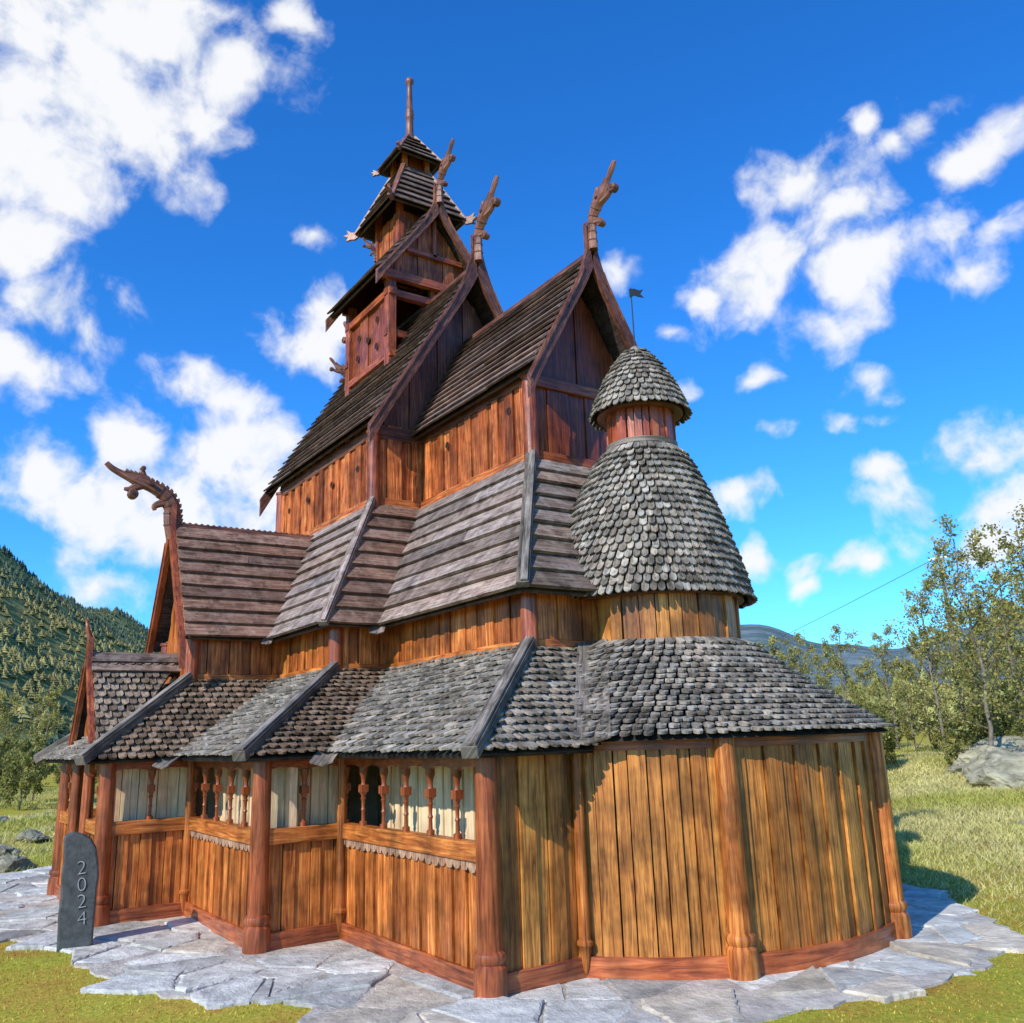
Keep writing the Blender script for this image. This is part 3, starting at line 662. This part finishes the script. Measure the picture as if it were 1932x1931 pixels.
o=bpy.data.objects.new('ground',me);COL.objects.link(o);o['kind']='structure'
outer=[(-9.6,-2.3),(-7.3,-2.25),(-5.2,-2.75),(-4.6,-2.45),(-4.05,-2.15),(-3.55,-1.76),(-3.0,-1.95),(-2.42,-1.88),(-1.9,-1.80),(-1.32,-1.56),(-.95,-1.08),(-.67,-.90),(-.35,-1.10),(.15,-1.05),(.75,-.55),(1.15,.2),(1.38,1.0),(1.54,1.9),(1.56,2.88),(1.38,3.6),(1.12,4.1),(.5,4.7),(-.3,5.4),(-2.5,5.7),(-9.6,6.1)]
rr_=random.Random(5);o2=[]
for i in range(len(outer)):
    a,b=V(outer[i]),V(outer[(i+1)%len(outer)]);k=max(1,int((b-a).length/.14));nrm=V((-(b-a).y,(b-a).x)).normalized()
    for t in range(k): q=a+(b-a)*t/k+nrm*rr_.uniform(-.05,.05);o2.append((q.x,q.y))
mb=MB();mb.prism([(x,y,-.03) for x,y in o2],up*.034,(.58,.53,.46),X);pm=mb.build('paving',M_slab,None);pm['kind']='structure'
def inside(p,poly):
    c=False;x,y=p
    for i in range(len(poly)):
        x1,y1=poly[i-1];x2,y2=poly[i]
        if (y1>y)!=(y2>y) and x<(x2-x1)*(y-y1)/(y2-y1)+x1:c=not c
    return c
pts=[];ang=rad(-38);ca,sa=math.cos(ang),math.sin(ang);gx,gy=.72,.34
for i in range(-30,38):
    for j in range(-44,44):
        u_=(i+.5*(j%2)+random.uniform(-.5,.5))*gx;v_=(j+random.uniform(-.5,.5))*gy
        pts.append((u_*ca-v_*sa-3,u_*sa+v_*ca+1))
pts+=[(p[0]+random.uniform(-.22,.22),p[1]+random.uniform(-.16,.16)) for p in pts if random.random()<.25]
cand=[p for p in pts if inside(p,outer) and not (inside(p,L0))and math.hypot(p[0]-AX,p[1]-YC)>1.7]
allp=np.array(pts)
mb=MB()
for p in cand:
    d=np.hypot(allp[:,0]-p[0],allp[:,1]-p[1]);idx=np.argsort(d)[1:17]
    poly=[V((p[0]+a,p[1]+b)) for a,b in((-.9,-.9),(.9,-.9),(.9,.9),(-.9,.9))];c=V(p)
    for k in idx:
        q=V(allp[k]);mid=(c+q)/2;nn=(q-c).normalized();mid=mid-nn*random.uniform(.001,.009);nn=(nn+V((random.gauss(0,.05),random.gauss(0,.05)))).normalized();out=[]
        for i in range(len(poly)):
            a,b=poly[i-1],poly[i];da,db=(a-mid).dot(nn),(b-mid).dot(nn)
            if da<=0: out.append(a)
            if (da<0)!=(db<0) and abs(da-db)>1e-9: out.append(a+(b-a)*(da/(da-db)))
        poly=out
        if len(poly)<3:break
    if len(poly)<3: continue
    q=[]
    for i in range(len(poly)):
        a,b=poly[i-1],poly[i];L=(b-a).length;q.append(a)
        if L>.08:
            k=int(L/.04)
            for t in range(1,k):
                m_=a+(b-a)*t/k;q.append(m_+(c-m_).normalized()*random.uniform(0,.022))
    h=.004+random.random()*.018;tl=V((random.uniform(-.03,.03),random.uniform(-.03,.03)))
    g=random.uniform(.50,.76);w_=random.uniform(-.01,.05);col=(g*(1+w_),g,g*(.93-w_))
    if random.random()<.16: col=(g*.98,g*.86,g*.68)
    if random.random()<.16: col=tuple(x*.62 for x in col)
    b=len(mb.v);nq=len(q)
    for v in q: mb.v.append((v.x,v.y,-.02))
    for v in q: mb.v.append((v.x,v.y,h-.006+(v-c).dot(tl)+random.uniform(-.004,.004)))
    for v in q:
        w=c+(v-c)*random.uniform(.88,.97);mb.v.append((w.x,w.y,h+.003+(w-c).dot(tl)))
    for i in range(nq):
        j=(i+1)%nq
        mb.face([b+i,b+j,b+nq+j,b+nq+i],[(0,0)]*4,col);mb.face([b+nq+i,b+nq+j,b+2*nq+j,b+2*nq+i],[(0,0)]*4,col)
    mb.face([b+2*nq+i for i in range(nq)],[(0,0)]*nq,col)
ps=mb.build('paving_flagstones',M_slab,None);ps['kind']='structure'
# ------------------------------------------------------------------ grass blades
def blades(name,P,h,w,cols,lean=.5):
    n=len(P);a=rng.uniform(0,2*math.pi,n);la=rng.uniform(0,2*math.pi,n);ll=rng.uniform(0,lean,n)*h
    dx,dy=np.cos(a)*w,np.sin(a)*w;z=gh(P[:,0],P[:,1])-.015
    v=np.empty((n,3,3),np.float32)
    v[:,0]=np.column_stack([P[:,0]-dx,P[:,1]-dy,z]);v[:,1]=np.column_stack([P[:,0]+dx,P[:,1]+dy,z]);v[:,2]=np.column_stack([P[:,0]+np.cos(la)*ll,P[:,1]+np.sin(la)*ll,z+h])
    me=bpy.data.meshes.new(name);me.vertices.add(n*3);me.vertices.foreach_set('co',v.ravel());me.loops.add(n*3);me.loops.foreach_set('vertex_index',np.arange(n*3,dtype=np.int32))
    me.polygons.add(n);me.polygons.foreach_set('loop_start',np.arange(0,n*3,3,dtype=np.int32));me.update()
    ca=me.color_attributes.new('Col','FLOAT_COLOR','CORNER');c=np.ones((n,3,4),np.float32);c[:,:,:3]=cols[:,None,:];ca.data.foreach_set('color',c.ravel())
    me.materials.append(M_grassb);me.validate();o=bpy.data.objects.new(name,me);COL.objects.link(o);o['kind']='stuff';return o
def outpave(P):
    x,y=P[:,0],P[:,1];c=np.zeros(len(P),bool)
    for i in range(len(o2)):
        x1,y1=o2[i-1];x2,y2=o2[i]
        k=((y1>y)!=(y2>y))&(x<(x2-x1)*(y-y1)/(y2-y1+1e-12)+x1);c^=k
    return ~c
P=np.column_stack([rng.uniform(-9,4,170000),rng.uniform(-3.6,7,170000)]);P=P[outpave(P)]
nz=np.sin(P[:,0]*3.1+np.sin(P[:,1]*2.3)*2)*np.cos(P[:,1]*2.7+P[:,0])*.5+.5+rng.normal(0,.25,len(P));nz=np.clip(nz,0,1)[:,None]
brown=np.array([.46,.21,.05]);grn=np.array([.42,.40,.05]);yel=np.array([.68,.54,.10])
rightness=np.clip((P[:,0]-.3)/1.2,0,1)[:,None]
c=(grn*nz+yel*(1-nz));c=c*(1-.5*rightness*rng.random((len(P),1)))+brown*.6*rightness*rng.random((len(P),1))
k=rng.random(len(P))<.17;c[k]=brown*1.1
blades('grass',P,rng.uniform(.006,.022,len(P)),rng.uniform(.003,.007,len(P)),np.clip(c*rng.uniform(.65,1.3,(len(P),1)),0,.85),1.2)
n_=150000
r_=rng.uniform(0,1,n_)**.7*26+8;be=rng.uniform(14,36,n_);be[:45000]=rng.uniform(-36,-22,45000);r_[:45000]=rng.uniform(0,1,45000)**.6*36+8
bx=np.radians(be);P=np.column_stack([CP.x+(fh.x*np.cos(bx)+rt.x*np.sin(bx))*r_,CP.y+(fh.y*np.cos(bx)+rt.y*np.sin(bx))*r_])
P=P[outpave(P)];nz=(np.sin(P[:,0]*.9+np.sin(P[:,1]*.7)*2)*.5+.5)[:,None]
c=np.array([.46,.46,.11])*nz+np.array([.66,.60,.26])*(1-nz)
dd=np.hypot(P[:,0]-CP.x,P[:,1]-CP.y)
blades('meadow_grass',P,rng.uniform(.03,.10,len(P))*np.clip(dd/15,.2,1.2),rng.uniform(.006,.012,len(P))*np.clip(dd/12,.6,1.8),c*rng.uniform(.75,1.2,(len(P),1)),1.5)
# ------------------------------------------------------------------ rocks
def rock(loc,s,seed,flat=.55):
    r=random.Random(seed);bm=bmesh.new();bmesh.ops.create_icosphere(bm,subdivisions=5,radius=1)
    pl=[(V((r.gauss(0,1),r.gauss(0,1),r.gauss(0,1))).normalized(),r.uniform(.55,.9)) for _ in range(13)]
    so=V((r.uniform(0,50),r.uniform(0,50),0))
    for v in bm.verts:
        n0=v.co.normalized()
        for n_,d in pl:
            k=v.co.dot(n_)
            if k>d: v.co-=n_*(k-d)*.85
        f=mnoise.fractal(v.co*2.2+so,.9,2.1,6);v.co+=n0*f*.13;v.co.z*=flat
    me=bpy.data.meshes.new('boulder');bm.to_mesh(me);bm.free();ca=me.color_attributes.new('Col','FLOAT_COLOR','CORNER')
    g=r.uniform(.30,.40);ca.data.foreach_set('color',np.tile([g,g*.94,g*.66,1],len(me.loops)).astype(np.float32));me.materials.append(M_rock)
    o=bpy.data.objects.new('boulder',me);COL.objects.link(o);o.location=(loc[0],loc[1],float(gh(np.array(loc[0]),np.array(loc[1])))+s*.02);o.scale=(s,s*1.3,s);o.rotation_euler=(0,0,r.uniform(0,6));o['label']='grey lichen-covered boulder lying in the grass';o['category']='boulder';o['group']='boulders in the meadow'
for be,d,s in ((27.6,24,1.25),(29.4,22.5,1.2),(25.9,25,.7),(28.5,25.5,1.3),(30.3,11,.25),(28.2,17,.2),(-28.5,15.5,.36),(-29.6,18,.45),(-27.5,20,.35),(-29.5,25,.5)): rock(polar(be,d)[:2],s,int(be*10)+99)
# ------------------------------------------------------------------ trees
def quadmesh(name,Vt,cols,mat):
    n=len(Vt)
    me=bpy.data.meshes.new(name);me.vertices.add(n*4);me.vertices.foreach_set('co',Vt.astype(np.float32).ravel());me.loops.add(n*4);me.loops.foreach_set('vertex_index',np.arange(n*4,dtype=np.int32))
    me.polygons.add(n);me.polygons.foreach_set('loop_start',np.arange(0,n*4,4,dtype=np.int32));me.update()
    ca=me.color_attributes.new('Col','FLOAT_COLOR','CORNER');c=np.ones((n,4,4),np.float32);c[:,:,:3]=cols[:,None,:];ca.data.foreach_set('color',c.ravel());me.materials.append(mat);me.validate();return me
def leafquads(cen,size):
    n=len(cen);a=rng.normal(size=(n,3));a/=np.linalg.norm(a,axis=1)[:,None];b=rng.normal(size=(n,3));b-=a*(a*b).sum(1)[:,None];b/=np.linalg.norm(b,axis=1)[:,None]
    s=size[:,None];return np.stack([cen-a*s-b*s*.1,cen-b*s*.6,cen+a*s,cen+b*s*.6],1)
def make_tree(seed,h,spread,nb,leafn,ls,low=.2,base=(.42,.39,.12)):
    R=random.Random(seed);mb=MB();tr=[V((0,0,-.2))];p=V((0,0,0));lx=R.uniform(-.04,.04);ly=R.uniform(-.04,.04)
    for i in range(1,11):
        p=p+V((lx*h/10+R.gauss(0,.010*h),ly*h/10+R.gauss(0,.010*h),h/10));tr.append(p.copy())
    mb.tube(tr,[.010*h*(1-.88*i/10)+.006 for i in range(11)],7,(.22,.19,.15));cen=[];cl=[]
    def at(t):
        f=t*10;i=min(int(f),9);return tr[i].lerp(tr[i+1],f-i)
    for b in range(nb):
        t=low+(1-low)*((b+R.random())/nb);q=at(t);az=b*2.4+R.uniform(-.5,.5);ln=spread*h*(.35+.9*math.sin(min(1,(1.05-t)/.75)*1.45))*R.uniform(.55,1.1)*.6
        el=R.uniform(.35,1.0);d=V((math.cos(az)*math.cos(el),math.sin(az)*math.cos(el),math.sin(el)));pts=[q]
        for k in range(4):
            d=(d+V((R.gauss(0,.14),R.gauss(0,.14),R.gauss(.02,.1)))).normalized();pts.append(pts[-1]+d*ln/4)
        r0=.005*h*(1-t)+.006;mb.tube(pts,[r0,r0*.7,r0*.5,r0*.35,.004],5,(.15,.12,.09))
        for s in range(6):
            k=R.uniform(1.2,4);i=min(int(k),3);q2=pts[i].lerp(pts[i+1],k-i);d2=(d+V((R.gauss(0,.7),R.gauss(0,.7),R.gauss(0,.5)))).normalized();l2=ln*R.uniform(.2,.45);e2=q2+d2*l2
            mb.tube([q2,q2.lerp(e2,.5)+V((R.gauss(0,.02),R.gauss(0,.02),.02)),e2],[.006,.004,.002],4,(.14,.11,.08))
            m=int(leafn*R.uniform(.15,1.2));tt=rng.random(m)[:,None];c=np.array(q2)*(1-tt)+np.array(e2)*tt+rng.normal(0,.045*spread*h/1.2,(m,3))
            cen.append(c);br=R.uniform(.55,1.25);cl.append(np.tile(np.array(base)*br,(m,1))*rng.uniform(.7,1.3,(m,1))*np.column_stack([rng.uniform(.85,1.15,m),np.ones(m),np.ones(m)]))
    c=np.concatenate(cen);cl=np.concatenate(cl)
    return mb,quadmesh('crown',leafquads(c,rng.uniform(.7,1.3,len(c))*ls),cl,M_leaf)
protos=[]
def tree_proto(*a,**k):
    mb,cm=make_tree(*a,**k);t=mb.build('trunk',M_bark,None,fix=False,smooth=True);me=t.data;bpy.data.objects.remove(t);protos.append((me,cm,a[1]));return len(protos)-1
pa=tree_proto(11,6.4,.42,28,30,.050,low=.18)
pb=tree_proto(23,5.6,.42,24,29,.050,low=.12)
pc=tree_proto(37,5.0,.46,24,36,.058,low=.05)
pd_=tree_proto(51,2.2,.7,18,40,.05,low=.02,base=(.31,.31,.09))
def place(pi,loc,s,label,cat,group,rot=None):
    z=float(gh(np.array(loc[0]),np.array(loc[1])));nm='shrub' if cat=='shrub' else 'birch_tree'
    e=empty(nm,(loc[0],loc[1],z));e.scale=(s,s,s);e.rotation_euler=(0,0,random.uniform(0,6.28) if rot is None else rot)
    for n_,m_ in (('trunk',protos[pi][0]),('crown',protos[pi][1])):
        ob=bpy.data.objects.new(n_,m_);COL.objects.link(ob);ob.parent=e
    e['label']=label;e['category']=cat;e['group']=group
tl='slender birch tree with sparse light green spring leaves'
for be,d,s,k in ((27.0,24,.88,pa),(30.2,23,.85,pa),(24.6,27,.80,pb),(28.6,29,.95,pb),(25.8,31,.88,pa),(22.2,32,.66,pb),(19.6,34,.72,pb),(17.4,36,.74,pb),(27.6,34,.85,pc),(30.4,32,.95,pc),(32.5,28,1.1,pb),(15,40,.8,pc),(24.0,36,.72,pc),(20.8,38,.62,pc),(18.4,40,.7,pc),(16.2,38,.72,pc),(26.3,36,.85,pc),(29.2,36,.95,pc),(23.2,30,.5,pc)):
    place(k,polar(be,d)[:2],s,tl,'tree','birch trees at the meadow edge')
random.seed(3)
for i in range(38):
    be=random.uniform(16,33);d=random.uniform(25,38)
    place(pd_,polar(be,d)[:2],random.uniform(.35,.7),'low green shrub at the edge of the meadow','shrub','shrubs at the meadow edge')
for i in range(14):
    be=random.uniform(-33,-24);d=random.uniform(26,46);place(pd_,polar(be,d)[:2],random.uniform(.45,.85),'low green shrub at the edge of the meadow','shrub','shrubs at the meadow edge')
for be,d,s in ((-29,50,.8),(-27.5,56,.9),(-30.5,46,.7)):
    place(pc,polar(be,d)[:2],s,tl,'tree','birch trees at the meadow edge')
# ------------------------------------------------------------------ hill + mountain + forest
def strip(name,fn,ns,nq,s0,s1,q0,q1,mat):
    S_=np.linspace(s0,s1,ns);Q=np.linspace(q0,q1,nq);v=[];f=[]
    for s in S_:
        for q in Q: v.append((CP.x+vdir.x*s+vn.x*q,CP.y+vdir.y*s+vn.y*q,fn(s,q)))
    for i in range(ns-1):
        for j in range(nq-1): f.append((i*nq+j,i*nq+j+1,(i+1)*nq+j+1,(i+1)*nq+j))
    me=bpy.data.meshes.new(name);me.from_pydata(v,[],f);me.materials.append(mat);me.polygons.foreach_set('use_smooth',[True]*len(f));o=bpy.data.objects.new(name,me);COL.objects.link(o);o['kind']='structure';return o
def hillh(s,q):
    q2=q+14*math.sin(s*.011)+8*math.sin(s*.029+1)
    t=min(max((q2-70)/(330-70),0),1);return -2+185*(t**1.15)*(1+.05*math.sin(s*.013+2)) + (3*math.sin(s*.05+q*.04) if t>.05 else 0)
def terrmat(name,c1,c2,sc,lo=.38,hi=.62):
    m,nt,b=newmat(name);L=nt.links.new;g=N(nt,'ShaderNodeNewGeometry');n=N(nt,'ShaderNodeTexNoise');n.inputs['Scale'].default_value=sc;n.inputs['Detail'].default_value=8;n.inputs['Roughness'].default_value=.7;L(g.outputs['Position'],n.inputs['Vector'])
    r=ramp(nt,[(lo,c1),(hi,c2)]);L(n.outputs[0],r.inputs[0]);L(r.outputs[0],b.inputs['Base Color']);b.inputs['Roughness'].default_value=1;b.inputs['Specular IOR Level'].default_value=0
    bp=N(nt,'ShaderNodeBump');bp.inputs['Strength'].default_value=1;bp.inputs['Distance'].default_value=.15/sc;L(n.outputs[0],bp.inputs['Height']);L(bp.outputs[0],b.inputs['Normal']);return m
strip('hill',hillh,120,50,60,3200,55,420,terrmat('hill_ground',(.14,.15,.06),(.32,.29,.11),.05))
def conifer(x,y,z,h,w,cc,tv,tc_):
    a0=rng.uniform(0,6.28)
    for t in range(4):
        zb=z+h*(.02+.22*t);zt=z+h*(.46+.19*t) if t<3 else z+h;ww=w*(1-.24*t)
        for k in range(5):
            a1=a0+t+k*1.2566;a2=a1+1.45;tv.append([(x,y,zt),(x+ww*math.cos(a1),y+ww*math.sin(a1),zb),(x+ww*.6*math.cos((a1+a2)/2),y+ww*.6*math.sin((a1+a2)/2),zb+h*.05),(x+ww*math.cos(a2),y+ww*math.sin(a2),zb-h*.02)]);tc_.append(cc*rng.uniform(.85,1.15))
nT=14000;s=rng.uniform(200,2000,nT);q=rng.uniform(62,345,nT);tv=[];tc_=[]
for a,b in zip(s,q):
    h=rng.uniform(3.5,7);w=h*rng.uniform(.28,.42);hi=np.clip((b-210)/80,0,1)
    if rng.random()<.9-.8*hi: cc=np.array([.34,.31,.12])*rng.uniform(.8,1.1);w*=1.3;h*=.7
    else: cc=np.array([.12,.17,.11])*rng.uniform(.8,1.2)
    conifer(CP.x+vdir.x*a+vn.x*b,CP.y+vdir.y*a+vn.y*b,hillh(a,b),h,w,cc,tv,tc_)
fo=bpy.data.objects.new('forest',quadmesh('forest',np.array(tv),np.array(tc_),M_needle));COL.objects.link(fo);fo['kind']='stuff'
mm=terrmat('hazed_mountain_rock',(.085,.135,.14),(.20,.245,.26),.008,.42,.66)  # bluish distance haze is mixed into the mountain's base colours
mv=[];mf=[];na=200;nr=22
for i in range(na):
    be=-50+110*i/(na-1)
    for j in range(nr):
        d=1500+2600*j/(nr-1);hh=(315+55*math.sin(be*.16+.9)+26*math.sin(be*.42+2)+8*math.sin(be*1.3))*math.sin(min(1,j/(nr*.6))*math.pi/2)**1.3
        p=polar(be,d);mv.append((p.x,p.y,hh-6))
for i in range(na-1):
    for j in range(nr-1): mf.append((i*nr+j,i*nr+j+1,(i+1)*nr+j+1,(i+1)*nr+j))
me=bpy.data.meshes.new('mountain');me.from_pydata(mv,[],mf);me.materials.append(mm);me.polygons.foreach_set('use_smooth',[True]*len(mf));o=bpy.data.objects.new('mountain',me);COL.objects.link(o);o['kind']='structure'
tv=[];tc_=[]
for _ in range(1500):
    be=rng.uniform(8,42);d=rng.uniform(80,260);p=polar(be,d);h=rng.uniform(3,6)*(.8+d/300);conifer(p.x,p.y,0,h,h*rng.uniform(.28,.45),np.array([.30,.30,.10])*rng.uniform(.6,1.25),tv,tc_)
fo=bpy.data.objects.new('distant_wood',quadmesh('distant_wood',np.array(tv),np.array(tc_),M_needle));COL.objects.link(fo);fo['kind']='stuff'
up_=empty('utility_pole',(0,0,0));up_['label']='wooden utility pole with two thin wires behind the birch trees';up_['category']='pole'
p=polar(25.8,60);mb=MB();mb.lathe((p.x,p.y,0),[(.13,0),(.09,11.8),(0,11.85)],10,(.2,.17,.14));mb.beam((p.x-.7,p.y,11.4),(p.x+.7,p.y,11.4),.1,.1);mb.build('pole_mast',M_bark,up_)
mb=MB()
for (b2,d2,z2) in ((40,70,12.6),(8,150,9)):
    q=polar(b2,d2,z2);s0=V((p.x,p.y,11.5));pts_=[s0.lerp(q,k/14)-up*(1.2*math.sin(math.pi*k/14)) for k in range(15)];mb.tube(pts_,[.018]*15,4,(.02,.02,.02))
mb.build('power_wire',M_black,up_)
# ------------------------------------------------------------------ light + sky
sd=V((.27,-.76,.56)).normalized()
sl=bpy.data.lights.new('sun','SUN');sl.energy=5.0;sl.angle=rad(.5);sl.color=(1,.94,.84);so=bpy.data.objects.new('sun',sl);COL.objects.link(so);so.rotation_euler=sd.to_track_quat('Z','Y').to_euler()
w=bpy.data.worlds.new('World');SC.world=w;w.use_nodes=True;nt=w.node_tree;nt.nodes.clear();L=nt.links.new
try:
    w.cycles.sampling_method='MANUAL';w.cycles.sample_map_resolution=256
except Exception: pass
sky=N(nt,'ShaderNodeTexSky',sky_type='NISHITA');sky.sun_disc=False;sky.sun_elevation=math.asin(sd.z);sky.sun_rotation=math.atan2(sd.x,sd.y);sky.ozone_density=2.0;sky.dust_density=.4;sky.air_density=1.0
tc=N(nt,'ShaderNodeTexCoord')
hs=N(nt,'ShaderNodeHueSaturation');hs.inputs['Saturation'].default_value=1.3;L(sky.outputs[0],hs.inputs['Color'])
skc=mixc(nt,'MULTIPLY',1.,hs.outputs[0],(.45,1.12,1.7))
bg=N(nt,'ShaderNodeBackground');bg.inputs[1].default_value=.15;L(skc,bg.inputs[0])
CL=[(60,60,130),(200,60,150),(330,70,115),(430,130,85),(150,190,160),(270,260,100),(60,290,115),(390,230,60),(540,40,42),(110,390,50),(40,480,85),(90,590,90),(30,690,78),(170,640,38),(360,330,26),
(90,900,65),(250,840,75),(350,730,45),(440,750,46),(400,860,98),(480,900,95),(200,950,105),(320,960,115),(140,1070,58),(200,1110,52),(450,980,95),(545,830,38),(590,640,66),(650,600,68),(590,437,22),
(1470,350,50),(1530,335,58),(1590,325,52),(1425,372,28),(1610,400,62),(1480,500,72),(1590,510,98),(1390,545,72),(1540,600,52),(1330,575,46),(1690,480,58),(1800,440,45),(1880,425,36),(1840,500,38),(1700,270,28),(1740,235,34),(1790,200,24),(1820,290,38),(1870,275,40),(1640,230,24),(1640,725,38),(1600,790,26),(1640,790,26),(1390,930,34),(1440,910,38),(1670,890,30),(1850,855,58),(1730,950,54),(1880,950,74),(1920,830,42),(1760,1010,44),(1860,1010,60),(1440,1060,36),(1520,1070,34),(1580,1066,38),(1630,1070,26),(1530,1100,28),(1170,525,28),(1250,630,20),(1465,812,24),(1415,712,22),(1300,740,18)]
no=N(nt,'ShaderNodeTexNoise');no.inputs['Scale'].default_value=7;no.inputs['Detail'].default_value=3;no.inputs['Roughness'].default_value=.55;L(tc.outputs['Generated'],no.inputs['Vector'])
sub=N(nt,'ShaderNodeVectorMath',operation='SUBTRACT');L(no.outputs['Color'],sub.inputs[0]);sub.inputs[1].default_value=(.5,.5,.5)
scl=N(nt,'ShaderNodeVectorMath',operation='SCALE');L(sub.outputs[0],scl.inputs[0]);scl.inputs['Scale'].default_value=.06
add=N(nt,'ShaderNodeVectorMath',operation='ADD');L(tc.outputs['Generated'],add.inputs[0]);L(scl.outputs[0],add.inputs[1])
st_=N(nt,'ShaderNodeVectorMath',operation='MULTIPLY');L(add.outputs[0],st_.inputs[0]);st_.inputs[1].default_value=(1,1,1.35)
prev=None
for x,y,r in CL:
    d=(F+R2*(x-966)/1685.7+U2*(966-y)/1685.7).normalized()
    if r<60: re_=r*1.8;pk=.80
    else: re_=r*1.32;pk=1.0
    r=re_/1685.7*1.1*d.dot(F)
    di=N(nt,'ShaderNodeVectorMath',operation='DISTANCE');L(st_.outputs[0],di.inputs[0]);di.inputs[1].default_value=(d.x,d.y,d.z*1.35)
    ma=N(nt,'ShaderNodeMath',operation='MULTIPLY_ADD');L(di.outputs['Value'],ma.inputs[0]);ma.inputs[1].default_value=-1/r;ma.inputs[2].default_value=pk
    if prev is None: prev=ma.outputs[0]
    else:
        mx_=N(nt,'ShaderNodeMath',operation='MAXIMUM');L(prev,mx_.inputs[0]);L(ma.outputs[0],mx_.inputs[1]);prev=mx_.outputs[0]
n2=N(nt,'ShaderNodeTexNoise');n2.inputs['Scale'].default_value=16;n2.inputs['Detail'].default_value=6;n2.inputs['Roughness'].default_value=.56;L(add.outputs[0],n2.inputs['Vector'])
m1=N(nt,'ShaderNodeMath',operation='MULTIPLY_ADD');L(n2.outputs[0],m1.inputs[0]);m1.inputs[1].default_value=2.9;m1.inputs[2].default_value=-1.50
m2=N(nt,'ShaderNodeMath',operation='ADD');L(prev,m2.inputs[0]);L(m1.outputs[0],m2.inputs[1])
mr=N(nt,'ShaderNodeMapRange',interpolation_type='SMOOTHSTEP');L(m2.outputs[0],mr.inputs[0]);mr.inputs[1].default_value=-.16;mr.inputs[2].default_value=.80
cr=ramp(nt,[(.32,(.72,.79,.88)),(.52,(.97,.98,1.0))]);L(n2.outputs[0],cr.inputs[0])
bc=N(nt,'ShaderNodeBackground');bc.inputs[1].default_value=1.0;L(cr.outputs[0],bc.inputs[0])
ms=N(nt,'ShaderNodeMixShader');mf_=N(nt,'ShaderNodeMath',operation='MULTIPLY');L(mr.outputs[0],mf_.inputs[0]);mf_.inputs[1].default_value=.97
L(mf_.outputs[0],ms.inputs[0]);L(bg.outputs[0],ms.inputs[1]);L(bc.outputs[0],ms.inputs[2]);wo=N(nt,'ShaderNodeOutputWorld');L(ms.outputs[0],wo.inputs[0])
SC.view_settings.view_transform='Standard';SC.view_settings.look='None';SC.view_settings.exposure=0
